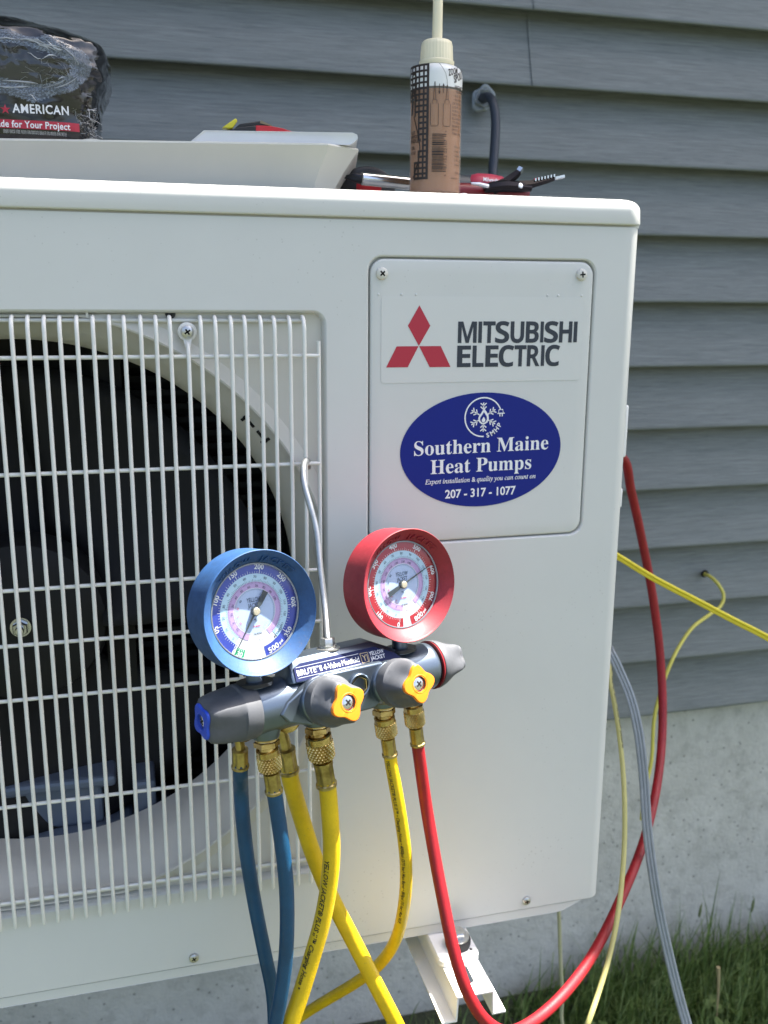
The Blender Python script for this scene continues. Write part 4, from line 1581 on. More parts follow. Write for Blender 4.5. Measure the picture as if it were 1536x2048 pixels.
# red hose
p3 = port(3)
port_nut(p3, -MV, 0.0080, 0.0065)
t3 = p3 - MV * 0.0060
b3_ = P(838, 1510, t3.y + 0.001)
ax3 = (b3_ - t3).normalized()
e3 = t3 + ax3 * 0.0375
path3 = catmull([e3 - ax3 * 0.004, e3 + ax3 * 0.010, P(852, 1610, -0.082), P(869, 1710, -0.094), P(886, 1800, -0.108), P(905, 1890, -0.122), P(931, 1975, -0.133), P(968, 2038, -0.135), P(1015, 2064, -0.126), P(1070, 2040, -0.105), P(1130, 1985, -0.075), P(1185, 1910, -0.030), P(1237, 1808, 0.025),
                 P(1285, 1690, 0.095), P(1314, 1570, 0.155), P(1325, 1450, 0.205), P(1321, 1320, 0.235), P(1305, 1190, 0.245), P(1282, 1070, 0.240), P(1262, 980, 0.225), P(1247, 918, 0.205), Vector((XR + 0.060, 0.180, 0.452)), Vector((XR + 0.030, 0.180, 0.452))], 8)
h3 = hose('red charging hose swinging from the right port round to the unit side', path3, 0.0055, HRED)
fitting(h3, t3, b3_, 0.0086, 0.0200, 0.0180, 0.0063)

# ================================================================== wall bracket
wb = empty('wall_bracket', (0.285, 0.2, -0.045), label='white hat-section wall bracket carrying the unit foot at lower centre', category='bracket')
ar = MB()
tk = 0.0016
prof = [(0.2527, -0.0450), (0.2660, -0.0450), (0.2672, -0.0212), (0.2684, -0.0200), (0.3028, -0.0200), (0.3040, -0.0212), (0.3046, -0.0450), (0.3168, -0.0450)]
Y0, Y1 = -0.0812, WY + 0.014
low = [(x, z - tk) for x, z in prof]
low = [(0.2527, -0.0450 - tk), (0.2660 + tk, -0.0450 - tk), (0.2672 + tk, -0.0216), (0.2690, -0.0200 - tk), (0.3022, -0.0200 - tk), (0.3040 - tk, -0.0216), (0.3046 - tk, -0.0450 - tk), (0.3168, -0.0450 - tk)]
cs = prof + low[::-1]
# slot in the top plate: built as plate pieces round the opening
sx0, sx1, sy0, sy1 = 0.2805, 0.2905, -0.0665, -0.0400
ar.loft([[(x, y, z) for x, z in cs[:3] + cs[13:]] for y in (Y0, Y1)], WHITEBR, cap0=True, cap1=True)
ar.loft([[(x, y, z) for x, z in cs[5:11]] for y in (Y0, Y1)], WHITEBR, cap0=True, cap1=True)
o_ = [(0.2672, Y0), (0.3040, Y0), (0.3040, Y1), (0.2672, Y1)]
sl = [((sx0 + sx1) / 2 + 0.005 * cos(a), (sy1 - 0.005 if sin(a) >= 0 else sy0 + 0.005) + 0.005 * sin(a)) for a in [2 * pi * (k + 0.5) / 20 for k in range(20)]]
vs, fs = fill2d(o_, [sl[::-1]])
ar.add([(x, y, -0.0200) for x, y in vs], fs, WHITEBR)
ar.add([(x, y, -0.0200 - tk) for x, y in vs], fs, WHITEBR)
ar.loft([[(x, y, -0.0200) for x, y in sl], [(x, y, -0.0200 - tk) for x, y in sl]], WHITEBR)
ar.loft([[(x, y, -0.0200) for x, y in o_], [(x, y, -0.0200 - tk) for x, y in o_]], WHITEBR)
ar.build('arm', wb, smooth=25)
up_ = MB()
up_.box((0.2520, WY + 0.008, -0.40), (0.3180, WY + 0.0138, -0.012), WHITEBR)
up_.add([(0.2664, WY + 0.008, -0.36), (0.2664, WY + 0.008, -0.045), (0.2664, 0.05, -0.045), (0.2682, WY + 0.008, -0.36), (0.2682, WY + 0.008, -0.045), (0.2682, 0.05, -0.045)],
        [(0, 1, 2), (3, 5, 4), (0, 2, 5, 3), (1, 4, 5, 2), (0, 3, 4, 1)], WHITEBR)
up_.build('upright', wb, smooth=0)
ft = MB()
fl_ = rrect(0.2632, 0.3062, -0.0405, 0.035, 0.009, 5)
ft.loft([[(x, y, -0.0196) for x, y in fl_], [(x, y, -0.0140) for x, y in fl_], [(0.2847 + (x - 0.2847) * 0.94, -0.003 + (y + 0.003) * 0.95, -0.0122) for x, y in fl_]], WHITEBR, cap0=True, cap1=True)
ft.lathe([(0.0016, 0), (0.0001, 0.0001)], HOLE, (0.2992, -0.0300, -0.01215), (0, 0, 1), 12, False, True)
foot = ft.build('mounting_foot', wb, smooth=40)
bo = MB()
bc = Vector((0.2885, -0.0205, -0.0122))
bo.lathe([(0.0122, 0), (0.0128, 0.003), (0.0128, 0.0080), (0.0120, 0.0095)], RUBBER, bc, (0.0, -0.05, 1), 30)
bo.build('rubber_washer', wb, smooth=40)
b5 = MB()
b5.lathe([(0.0112, 0.0095), (0.0112, 0.0112)], ZINC, bc, (0, -0.05, 1), 28)
b5.lathe([(0.0074, 0.0112), (0.0074, 0.0160), (0.0064, 0.0172), (0.0001, 0.0172)], ZINC, bc, (0, -0.05, 1), 6)
b5.build('hex_bolt', wb, smooth=25)


# ================================================================== cables at the right
def cable(name, label, cat, strands, r, mt, per=8, n=10):
    mb = MB()
    for st in strands:
        mb.tube(catmull(st, per), r, mt, n)
    return mb.build(name, None, smooth=60, label=label, category=cat)


base = [P(1205, 1100, 0.185), P(1200, 1094, 0.188), P(1236, 1113, 0.18), P(1310, 1158, 0.16), P(1400, 1205, 0.14), P(1470, 1242, 0.12), P(1540, 1278, 0.10), P(1700, 1370, 0.06), Vector((1.0, 0.0, -0.10)), Vector((1.35, -0.1, -0.56)), Vector((2.0, -0.2, -0.595))]
base[0] = Vector((XR + 0.004, 0.205, 0.345))
off = Vector((0.0003, -0.0005, 0.0019))
cable('twin_cord', 'bright yellow twin-strand cord stretched diagonally past the red hose', 'cord', [[q + off for q in base], [q - off for q in base]], 0.0021, CORDY)
base = [P(1405, 1140, WY + 0.03), P(1409, 1148, WY + 0.004), P(1420, 1153, WY - 0.02), P(1436, 1168, WY - 0.04), P(1447, 1190, WY - 0.05), P(1441, 1212, WY - 0.06), P(1415, 1232, WY - 0.075), P(1385, 1255, WY - 0.09), P(1360, 1290, WY - 0.105), P(1340, 1330, WY - 0.12), P(1322, 1380, WY - 0.13), P(1308, 1440, WY - 0.14), P(1303, 1520, WY - 0.15), P(1288, 1590, WY - 0.16), P(1283, 1640, WY - 0.165)]
sw = cable('thermostat_cable', 'pale yellow cable coming out of a hole in the siding', 'cable', [base], 0.0029, PALEY)
hb_ = MB()
hc = P(1409, 1147, WY + 0.0048)
hb_.lathe([(0.0068, 0.0), (0.0064, 0.0012), (0.0001, 0.0014)], HOLE, hc, (0, -1, -0.1), 18)
hb_.build('cable_hole', house)
base = [Vector((XR + 0.003, 0.17, 0.26)), P(1206, 1312, 0.145), P(1222, 1372, 0.12), P(1236, 1450, 0.10), P(1245, 1530, 0.08), P(1249, 1600, 0.06), P(1249, 1680, 0.04), P(1244, 1760, 0.015), P(1234, 1840, -0.01), P(1218, 1915, -0.03), P(1197, 1985, -0.05), P(1172, 2056, -0.065), P(1140, 2130, -0.05), Vector((0.40, -0.12, -0.45)), Vector((0.37, -0.22, -0.590)), Vector((0.2, -0.6, -0.592))]
cp = catmull(base, 8)
pc = cable('printed_cable', 'dull yellow cable with black print hanging beside the unit corner', 'cable', [base], 0.0029, DULLY)
hose_print(pc, cp, 0.0029, 'TYPE CL2P 18AWG • SUNLIGHT RESISTANT • DIRECT BURIAL • 60C • 00412 FT • TYPE CL2P 18AWG • SUNLIGHT RES', 0.04, 0.0021, radians(18), INK)
base = [Vector((XR + 0.004, 0.21, 0.30)), P(1200, 1276, 0.17), P(1222, 1308, 0.15), P(1240, 1345, 0.14), P(1262, 1400, 0.125), P(1278, 1470, 0.11), P(1288, 1560, 0.095), P(1294, 1650, 0.08), P(1305, 1740, 0.065), P(1320, 1830, 0.05), P(1340, 1920, 0.035), P(1360, 2000, 0.02), P(1380, 2070, 0.005), P(1400, 2140, -0.01), Vector((0.60, -0.05, -0.42)), Vector((0.62, -0.12, -0.590)), Vector((0.7, -0.5, -0.592))]
off = Vector((0.0035, -0.0010, 0.0008))
cable('flat_cable', 'grey three-rib flat cable falling from behind the unit to the grass', 'cable', [[q + off for q in base], base, [q - off for q in base]], 0.0023, GREYC)
base = [P(1118, 1790, 0.2), P(1119, 1850, 0.205), P(1121, 1920, 0.21), P(1125, 1990, 0.215), P(1128, 2060, 0.22), Vector((0.59, 0.22, -0.50)), Vector((0.60, 0.20, -0.598)), Vector((0.72, 0.1, -0.60))]
base.insert(0, Vector((base[0].x, 0.2, -0.010)))
cable('drain_tube', 'thin pale drain tube hanging below the unit in front of the concrete', 'tube', [base], 0.0026, PALEC)
base = [P(962, 196, WY + 0.04), P(966, 197, WY + 0.006), P(972, 194, WY - 0.018), P(980, 196, WY - 0.034), P(987, 210, WY - 0.046), P(991, 240, WY - 0.055), P(990, 280, WY - 0.065), P(986, 335, WY - 0.078), P(981, 400, WY - 0.09), Vector((0.452, WY - 0.10, 0.60)), Vector((0.440, WY - 0.12, 0.40)), Vector((0.435, 0.34, 0.22)), Vector((0.43, DEP + 0.002, 0.18))]
cd = cable('conduit', 'dark blue-grey insulated line bending out of the siding behind the bottle', 'conduit', [base], 0.0062, DARKC, 8, 14)
sl_ = MB()
sc_ = P(966, 197, WY + 0.0035)
for r, ph, h_, t_a in ((0.016, 0.3, 0.0030, 0.0), (0.0125, 1.5, 0.0036, 0.002)):
    n_ = 40
    lo_ = []
    for rr, hh in ((1.0, -0.001), (0.97, h_ * 0.6), (0.86, h_), (0.70, h_ * 0.55), (0.5, 0.0)):
        lp_ = []
        for k in range(n_):
            a = 2 * pi * k / n_
            w_ = 1 + 0.14 * sin(2 * a + ph) + 0.09 * sin(5 * a + ph * 2)
            lp_.append(sc_ + Vector((r * rr * w_ * cos(a), -hh - t_a, r * rr * w_ * sin(a) * 1.15)))
        lo_.append(lp_)
    sl_.loft(lo_, SEALANT)
sl_.build('sealant', cd, smooth=60)


# ================================================================== things on the lid
LZ = 0.7101
# --- flared white tray
TRAYM = mat('tray_plastic', (0.60, 0.585, 0.52), 0.40, noise=(12, 0.05))
tr = empty('plastic_tray', (-0.05, 0.12, LZ), label='long ivory flared plastic cover lying upside down on the lid', category='tray')
tb_ = MB()


TYAW = radians(-12.0)


def tyaw(x, y, z):
    dx, dy = x - 0.196, y - 0.0180
    return (0.196 + dx * cos(TYAW) - dy * sin(TYAW), 0.0180 + dx * sin(TYAW) + dy * cos(TYAW), z)


def tray_loop(g, z, rc):
    return [tyaw(x, y, z) for x, y in rrect(-0.30 - g, 0.1735 + g, 0.0360 - g * 0.75, 0.190 + g * 0.5, rc * 2.6, 1)]


tl_ = [tray_loop(-0.006, LZ + 0.0003, 0.005), tray_loop(0.0, LZ + 0.0008, 0.006), tray_loop(0.0028, LZ + 0.006, 0.007), tray_loop(0.0100, LZ + 0.0180, 0.008), tray_loop(0.0185, LZ + 0.0300, 0.009), tray_loop(0.0215, LZ + 0.0335, 0.010),
       tray_loop(0.0225, LZ + 0.0352, 0.010), tray_loop(0.0218, LZ + 0.0366, 0.010), tray_loop(0.0195, LZ + 0.0370, 0.010), tray_loop(0.0165, LZ + 0.0366, 0.009), tray_loop(0.0120, LZ + 0.0345, 0.008)]
tb_.loft(tl_, TRAYM, cap0=True, cap1=True)
tb_.build('shell', tr, smooth=32)
bo_ = MB()
bc_ = P(185, 290, 0.0800)
bo_.lathe([(0.0112, -0.002), (0.0112, 0.0006), (0.0104, 0.0012), (0.0001, 0.0013)], TRAYM, bc_, (0.02, -0.12, -0.99), 26)
bo_.build('moulded_boss', tr, smooth=35)

# --- flat white cover on the tray
TZ = LZ + 0.0372
fc = MB()
fo_ = [(0.0530, TZ), (0.0655, TZ + 0.0098), (0.1905, TZ + 0.0098), (0.1945, TZ + 0.0082), (0.1950, TZ + 0.0055), (0.1915, TZ + 0.0020), (0.1880, TZ)]
lo = []
for y, s in ((0.0300, 0.0), (0.0292, 1.0), (0.130, 1.0)):
    g = 0.0 if s else 0.0012
    lo.append([tyaw(x + (g if x < 0.1 else -g), y, z - (g if z > TZ + 0.003 else 0)) for x, z in fo_])
fc.loft(lo, mat('cover_white', (0.74, 0.75, 0.76), 0.35, noise=(40, 0.05)), cap0=True, cap1=True)
fc.build('flat_cover', None, smooth=30, bevel=0.0008, label='flat white cover with a sloped left end resting on the long flared tray', category='cover')

# --- folded utility knife on the flat cover
FZ2 = TZ + 0.0099
kn = empty('utility_knife', (0.120, 0.09, FZ2), label='red and black folding knife with a yellow tip on the flat white cover', category='knife')
KR = mat('tool_red', (0.50, 0.014, 0.022), 0.35, noise=(80, 0.15))
KY = mat('tool_yellow', (0.62, 0.55, 0.03), 0.4)


def kp(px, py, y=0.060):
    return P(px, py, y)


def slab(pts, y0, y1, mt, name, parent, bevel=0.0008):
    mb = MB()
    a = [Vector((q.x, y0, q.z)) for q in pts]
    b = [Vector((q.x, y1, q.z)) for q in pts]
    mb.loft([a, b], mt, cap0=True, cap1=True)
    return mb.build(name, parent, smooth=25, bevel=bevel)


zk = FZ2 - kp(520, 257).z
def kps(lst, dz=0.0):
    return [kp(x, y) + Vector((0, 0, zk + dz)) for x, y in lst]
slab(kps([(453, 256), (461, 249), (478, 244), (500, 242), (511, 241), (511, 257)]), 0.058, 0.080, BLACK, 'handle_grip', kn)
slab(kps([(511, 241), (540, 242), (565, 247), (588, 255), (590, 257), (511, 257)]), 0.058, 0.080, KR, 'handle_scale', kn)
slab(kps([(470, 246), (480, 237), (522, 231), (524, 235), (544, 241), (500, 243)], 0.0003), 0.062, 0.076, BLACK, 'blade_holder', kn)
slab(kps([(446, 243), (472, 225), (476, 230), (466, 246), (458, 246)], 0.0003), 0.063, 0.074, KY, 'tip_guard', kn)
slab(kps([(522, 230.5), (545, 241), (542, 242), (520, 236)], 0.0004), 0.0615, 0.0765, mat('tool_edge', (0.25, 0.20, 0.12), 0.4, metal=0.6), 'blade_edge', kn, 0.0)

# --- oil bottle with spout
BX, BY, BRd = 0.2763, 0.0600, 0.0231


def frosted():
    mt = bpy.data.materials.new('frosted_plastic')
    mt.use_nodes = True
    nt = mt.node_tree
    nt.nodes.clear()
    out = nt.nodes.new('ShaderNodeOutputMaterial')
    pr = nt.nodes.new('ShaderNodeBsdfPrincipled')
    pr.inputs['Base Color'].default_value = (0.80, 0.78, 0.70, 1)
    pr.inputs['Roughness'].default_value = 0.3
    tl = nt.nodes.new('ShaderNodeBsdfTranslucent')
    tl.inputs['Color'].default_value = (0.85, 0.82, 0.72, 1)
    m1 = nt.nodes.new('ShaderNodeMixShader')
    m1.inputs[0].default_value = 0.45
    nt.links.new(pr.outputs[0], m1.inputs[1])
    nt.links.new(tl.outputs[0], m1.inputs[2])
    tp = nt.nodes.new('ShaderNodeBsdfTransparent')
    m2 = nt.nodes.new('ShaderNodeMixShader')
    m2.inputs[0].default_value = 0.76
    nt.links.new(m1.outputs[0], m2.inputs[1])
    nt.links.new(tp.outputs[0], m2.inputs[2])
    nt.links.new(m2.outputs[0], out.inputs[0])
    return mt


FROST = frosted()
OILM = mat('brown_oil', (0.40, 0.165, 0.055), 0.4, noise=(18, 0.2))
CAPM = mat('spout_plastic', (0.82, 0.74, 0.52), 0.35)
WPLAS = mat('bottle_white', (0.76, 0.76, 0.73), 0.35)
bt = empty('oil_bottle', (BX, BY, LZ), label='half-full plastic oil bottle with black print and a long straw spout', category='bottle')
bs = MB()
ZS = 0.8205
bs.lathe([(0.0205, 0.0), (0.0224, 0.0010), (BRd, 0.0030), (BRd, 0.0900)], FROST, (BX, BY, LZ), (0, 0, 1), 56, True, False)
bs.lathe([(BRd, 0.0900), (BRd, 0.1015), (0.0226, 0.1045), (0.0208, 0.1072), (0.0180, 0.1090), (0.0148, 0.1100), (0.0140, 0.1115)], WPLAS, (BX, BY, LZ), (0, 0, 1), 56, False, True)
bs.build('bottle_shell', bt, smooth=40)
ol_ = MB()
ol_.lathe([(0.0195, 0.0012), (BRd - 0.0010, 0.0035), (BRd - 0.0010, 0.0885), (0.0001, 0.0887)], OILM, (BX, BY, LZ), (0, 0, 1), 48)
ol_.build('oil', bt, smooth=40)
cp_ = MB()
cp_.lathe([(0.0152, 0.1105), (0.0156, 0.1112), (0.0156, 0.1138), (0.0148, 0.1146)], CAPM, (BX, BY, LZ), (0, 0, 1), 48, True, False)


def ribs(th, i):
    return 1 + (0.018 if (th * 30 / pi) % 2 < 1 else 0)


cp_.lathe([(0.0144, 0.1140), (0.0142, 0.1165), (0.0137, 0.1270), (0.0128, 0.1300), (0.0110, 0.1312), (0.0050, 0.1318)], CAPM, (BX, BY, LZ), (0, 0, 1), 120, False, True, ribs)
cp_.build('screw_cap', bt, smooth=40)
st = MB()
st.tube([(BX, BY, LZ + 0.128), (BX + 0.0002, BY, LZ + 0.150), (BX + 0.0002, BY, LZ + 0.20), (BX - 0.001, BY, LZ + 0.235)], lambda t: 0.0046 - 0.0006 * t, CAPM, 20)
st.build('straw_spout', bt, smooth=60)
# print wrapped on the bottle
TOCAM = atan2(CAM.y - BY, CAM.x - BX)
pr_ = MB()


def wrap(geo, mt, e=0.0003):
    """2-D (arc length from the line facing the camera, height) onto the cylinder"""
    vs, fs = geo
    r = BRd + e
    pr_.add([(BX + r * cos(TOCAM + s / BRd), BY + r * sin(TOCAM + s / BRd), z) for s, z in vs], fs, mt)


def bz(py):
    return 0.8218 - (py - 128) * (0.8218 - 0.7145) / (384 - 128)


def bs_(px):
    q = max(-0.97, min(0.97, (px - 868.5) / 49.5))
    return asin(q) * BRd


def rect(s0, s1, z0, z1, mt, k=4):
    vs, fs = [], []
    for i in range(k + 1):
        s = s0 + (s1 - s0) * i / k
        vs += [(s, z0), (s, z1)]
    wrap((vs, [(2 * i, 2 * i + 2, 2 * i + 3, 2 * i + 1) for i in range(k)]), mt)


def wtext(s, s0, z0, h, w, mt, rot=0.0, style=None, shear=0.0, align='L', bold=0.0):
    vs, fs = text2d(s, h, w, align, style, shear=shear, res=2, bold=bold)
    c, q = cos(rot), sin(rot)
    wrap(([(s0 + x * c - y * q, z0 + x * q + y * c) for x, y in vs], fs), mt)


BINK = mat('bottle_ink', (0.030, 0.018, 0.012), 0.5)
LGREY = mat('bottle_square', (0.55, 0.55, 0.53), 0.5)
# chequered band: rails, rungs
sE = bs_(855.5)
cell = 0.0047
ztop, zbot = bz(136), bz(362)
rail = 0.0018
ncol = [(0, 2)] * 40
z = ztop
row = 0
rect(sE - 0.0022, sE, zbot, ztop, BINK, 2)
while z > zbot + 0.002:
    t = (ztop - z) / (ztop - zbot)
    cols = 5 if t < 0.28 else 2 if t < 0.46 else 1 + (0.9 if t > 0.40 else 0)
    ncols = 5 if t < 0.27 else 3 if t < 0.44 else 2 if (t < 0.60 or 0.70 < t < 0.82) else 1 if t <= 0.70 else 3
    rect(sE - 0.0012 - ncols * cell, sE - 0.0012, z - rail, z, BINK, 4)
    for c in range(ncols):
        x = sE - 0.0012 - (c + 1) * cell
        rect(x, x + rail, z - cell, z, BINK, 1)
    z -= cell
    row += 1
rect(sE - 0.0012 - 3 * cell, sE, zbot - 0.0004, zbot + rail, BINK, 4)
# curved inner edge of the band
cur = [(bs_(828), bz(236)), (bs_(834), bz(262)), (bs_(838), bz(285)), (bs_(840), bz(300)), (bs_(838), bz(320)), (bs_(832), bz(345)), (bs_(827), bz(360))]
cc = [Vector((a, b, 0)) for a, b in cur]
wrap(poly_line([(q.x, q.y) for q in catmull(cc, 5)], 0.0011), BINK, 0.0004)
for s, x, py, h in (('EST', 824, 271, 0.0026), ('URPOSE', 822.5, 279, 0.0026), ('INDLER', 823, 288, 0.0030), ('OIL', 824, 301, 0.0026), ('4 OZ', 823, 311, 0.0024)):
    wtext(s, bs_(x), bz(py), h, None, BINK, 0, sans_bold)
wtext('O', bs_(823), bz(176), 0.0110, 0.0085, BINK, 0, sans_bold)
wtext('M', bs_(822), bz(198), 0.0100, 0.0100, BINK, 0, sans_bold, 0.3)
wtext('T', bs_(822), bz(232), 0.0130, 0.0120, BINK, 0.15, sans_bold, 0.3)
# two bottle drawings with arrows
for cx, full in ((866, 0), (889, 1)):
    s_ = bs_(cx)
    k = 0.00042
    w = 0.0034
    wrap(poly_line([(s_ - w, bz(214)), (s_ + w, bz(214)), (s_ + w, bz(255)), (s_ + w * 0.7, bz(258)), (s_ - w * 0.7, bz(258)), (s_ - w, bz(255))], k, True), BINK)
    wrap(poly_line([(s_ - w * 0.55, bz(213)), (s_ - w * 0.65, bz(209)), (s_ - w * 0.35, bz(206)), (s_ + w * 0.35, bz(206)), (s_ + w * 0.65, bz(209)), (s_ + w * 0.55, bz(213))], k), BINK)
    wrap(poly_line([(s_ - w * 0.30, bz(206)), (s_ - 0.0003, bz(178 if full else 172)), (s_ + 0.0003, bz(178 if full else 172)), (s_ + w * 0.30, bz(206))], k), BINK)
s_ = bs_(889)
wrap(poly_line([(s_, bz(180)), (s_ - 0.0003, bz(168)), (s_ - 0.0018, bz(155)), (s_ - 0.0046, bz(145)), (s_ - 0.0074, bz(137))], 0.0003), BINK)
for cx, y0, y1 in ((874.5, 176, 195), (882, 194, 176)):
    s_ = bs_(cx)
    wrap(poly_line([(s_, bz(y0)), (s_, bz(y1))], 0.0005), BINK)
    d = 0.0018 if y1 > y0 else -0.0018
    wrap(([(s_ - 0.0010, bz(y1) + d), (s_ + 0.0010, bz(y1) + d), (s_, bz(y1) - d * 0.3)], [(0, 1, 2)]), BINK, 0.0004)
# barcode turned on its side
rb = random.Random(5)
z = bz(273)
while z > bz(348):
    hgt = rb.choice((0.0004, 0.0004, 0.0007, 0.0011))
    long_ = z > bz(280) or z < bz(342)
    rect(bs_(862.5), bs_(889 if long_ else 884.5), z - hgt, z, BINK, 4)
    z -= hgt + rb.choice((0.0004, 0.0005, 0.0008))
wtext('87152 02107', bs_(890.5), bz(342), 0.0029, bz(283) - bz(341), BINK, pi / 2)
wtext('0', bs_(890), bz(357), 0.002, None, BINK, pi / 2)
wtext('9', bs_(890), bz(270), 0.002, None, BINK, pi / 2)
# name and instructions at the right edge
wtext('ZOOM', bs_(891), bz(160), 0.0052, 0.0115, BINK, 0.30, sans_bold, 0.35)
wtext('SPOUT', bs_(902), bz(172), 0.0060, 0.0170, BINK, 0.42, sans_bold, 0.35)
wtext('HIGHEST', bs_(903), bz(182), 0.0026, None, BINK, 0, sans_bold)
wtext('QUALITY', bs_(906), bz(190), 0.0024, None, BINK, 0, sans_bold)
for i, s in enumerate(('• RUST RESISTANT', '• BURNISHED', 'DETERGENT FREE', 'LIGHT BODIED OIL', 'FOR ALL MOTORS', 'FANS, PUMPS AND', 'BLOWERS. FLEXES', 'TO REACH ANY', 'BEARING. PULL', 'SPOUT OUT, OIL', 'THEN PUSH BACK')):
    wtext(s, bs_(901 if i < 2 else 899.5), bz(199 + i * 7.4), 0.0019, None, BINK)
for i, s in enumerate(('Keep out of', 'reach of', 'Caution:', 'Call a doctor', 'if taken')):
    wtext(s, bs_(905), bz(298 + i * 9), 0.0018, None, BINK)
wtext('Made in the', bs_(907), bz(350), 0.0018, None, BINK)
wtext('waterloo', bs_(899), bz(361), 0.0017, None, BINK)
pr_.build('label_print', bt, smooth=0)

# --- tape measure behind the screwdriver
tm = empty('tape_measure', (0.2330, 0.150, LZ), label='black round tape measure lying behind the screwdriver shaft', category='tape measure')
q = MB()
c0 = Vector((0.2330, 0.0, LZ + 0.0155))
outl = [(-0.0285, -0.0153), (-0.0290, -0.004)] + [(-0.0265 * cos(a), 0.0195 * sin(a)) for a in [radians(20 + 140 * k / 14) for k in range(15)]] + [(0.0285, -0.004), (0.0290, -0.0153)]
def tml(g, y):
    return [(c0.x + x * g, y, c0.z + (z + 0.0153) * g - 0.0153) for x, z in outl]
q.loft([tml(0.88, 0.1330), tml(0.97, 0.1345), tml(1.0, 0.1375), tml(1.0, 0.1640), tml(0.95, 0.1670)], BLACK, cap0=True, cap1=True)
q.build('case', tm, smooth=35)
q = MB()
q.lathe([(0.0125, 0), (0.0125, 0.0012), (0.0110, 0.0016)], KR, (c0.x, 0.1332, c0.z - 0.0005), (0, -1, 0), 26)
q.build('face_plate', tm, smooth=35)
q = MB()
q.box((c0.x + 0.0265, 0.140, LZ + 0.0006), (c0.x + 0.0345, 0.160, LZ + 0.0032), ZINC)
q.build('end_hook', tm, smooth=0)

# --- screwdriver lying along the lid
sd_ = empty('screwdriver', (0.30, 0.105, LZ), label='screwdriver with steel shaft and red-grey handle lying behind the bottle', category='screwdriver')
sy_ = 0.108
A = P(722, 359.5, sy_)
A.z += 0.001
Bp = Vector((0.3240, sy_ + 0.004, LZ + 0.0145))
axs = (Bp - A).normalized()
q = MB()
q.lathe([(0.0052, 0), (0.0060, 0.0008), (0.0060, (Bp - A).length)], CHROME, A, axs, 24)
q.build('shaft', sd_, smooth=35)
q = MB()
def phil(th, i):
    return 1 - (0.35 * (0.5 + 0.5 * cos(4 * th)) if i < 3 else 0)
q.lathe([(0.0012, -0.0165), (0.0034, -0.0120), (0.0050, -0.0070), (0.0050, -0.0010), (0.0048, 0.0005)], mat('bit_dark', (0.03, 0.03, 0.035), 0.3, metal=0.8), A, axs, 24, True, True, phil)
q.build('phillips_bit', sd_, smooth=35)
HG = mat('handle_grey', (0.035, 0.045, 0.055), 0.45)
def hmod(th, i):
    return 1 + 0.05 * cos(3 * th)
q = MB()
q.lathe([(0.0070, 0.0), (0.0110, 0.002), (0.0124, 0.010), (0.0118, 0.022), (0.0125, 0.034), (0.0134, 0.050), (0.0130, 0.064), (0.0100, 0.072), (0.0050, 0.075)], HG, Bp - axs * 0.030, axs, 36, True, True, hmod)
hd = q.build('handle', sd_, smooth=40)
q = MB()
prr = [(0.0040, 0.030), (0.0108, 0.033), (0.0138, 0.042), (0.0142, 0.055), (0.0134, 0.066), (0.0098, 0.0735), (0.004, 0.0758)]
ref = Vector((0, -0.35, 0.94))
a1, b1_ = frame(axs, ref)
lo = []
for r, t in prr:
    lo.append([Bp - axs * 0.030 + axs * t + (a1 * cos(th) + b1_ * sin(th)) * (r * 1.005) for th in [radians(-68 + 136 * k / 16) for k in range(17)]])
q.loft(lo, mat('handle_red', (0.52, 0.045, 0.085), 0.42), closed=False)
ho = q.build('handle_red_inlay', sd_, smooth=50)
so_ = ho.modifiers.new('thickness', 'SOLIDIFY')
so_.thickness = 0.0016
so_.offset = 1
q = MB()
vs, fs = text2d('Milwaukee', 0.0042, 0.0200, 'C', sans_bold, shear=0.25)
vv = []
for x, y in vs:
    th = radians(38) - (y - 0.002) / 0.0155
    sgn = 1 if (b1_.y > 0) else -1
    th = -sgn * th
    vv.append(Bp - axs * 0.030 + axs * (0.0525 + x) + (a1 * cos(th) + b1_ * sin(th)) * 0.0166)
q.add(vv, fs, WHITEP)
q.build('lettering', sd_, smooth=0)

# --- folding key set with two keys swung out
fk = empty('folding_key_set', (0.352, 0.075, LZ), label='folding multi-key tool with black keys fanned out beside the bottle', category='folding tool')
KK = mat('black_oxide', (0.022, 0.018, 0.02), 0.28, metal=0.7, noise=(120, 0.3))
FY = 0.072
def fp(px, py, y=FY):
    return P(px, py, y)
zf = LZ + 0.0004 - fp(1000, 388).z
zf = 0.0
q = MB()
bx0, bx1 = fp(912, 380).x, fp(1066, 380).x
q.lathe([(0.0050, 0.0), (0.0078, 0.003), (0.0082, 0.012), (0.0078, (bx1 - bx0) - 0.006), (0.0050, bx1 - bx0)], mat('key_body_red', (0.20, 0.008, 0.015), 0.38), (bx0, FY + 0.012, LZ + 0.0083), (1, 0, 0), 24)
q.build('body', fk, smooth=40)
q = MB()
q.tube([fp(968, 378, FY - 0.002), fp(985, 374, FY - 0.002), fp(1012, 372, FY - 0.002), fp(1040, 374, FY), fp(1062, 376, FY)], lambda t: 0.0034 + 0.0022 * sin(pi * t), KK, 8)
q.build('folded_key', fk, smooth=40)
q = MB()
q.tube([fp(942, 366.5, FY - 0.006), fp(958, 368, FY - 0.006), fp(975, 373, FY - 0.004)], lambda t: 0.0011 + 0.0014 * t, CHROME, 8)
q.build('folded_key', fk, smooth=40)
q = MB()
q.tube([fp(985, 378), fp(1014, 364), fp(1034, 348), fp(1041, 340)], lambda t: 0.0055 - 0.0028 * t, KK, 4)
q.tube([fp(1037.5, 344, FY), fp(1043, 336, FY)], 0.0031, CHROME, 4)
q.build('swung_key', fk, smooth=20)
q = MB()
q.tube([fp(1030, 372), fp(1060, 369), fp(1095, 360), fp(1110, 356)], lambda t: 0.0046 - 0.0024 * t, KK, 4)
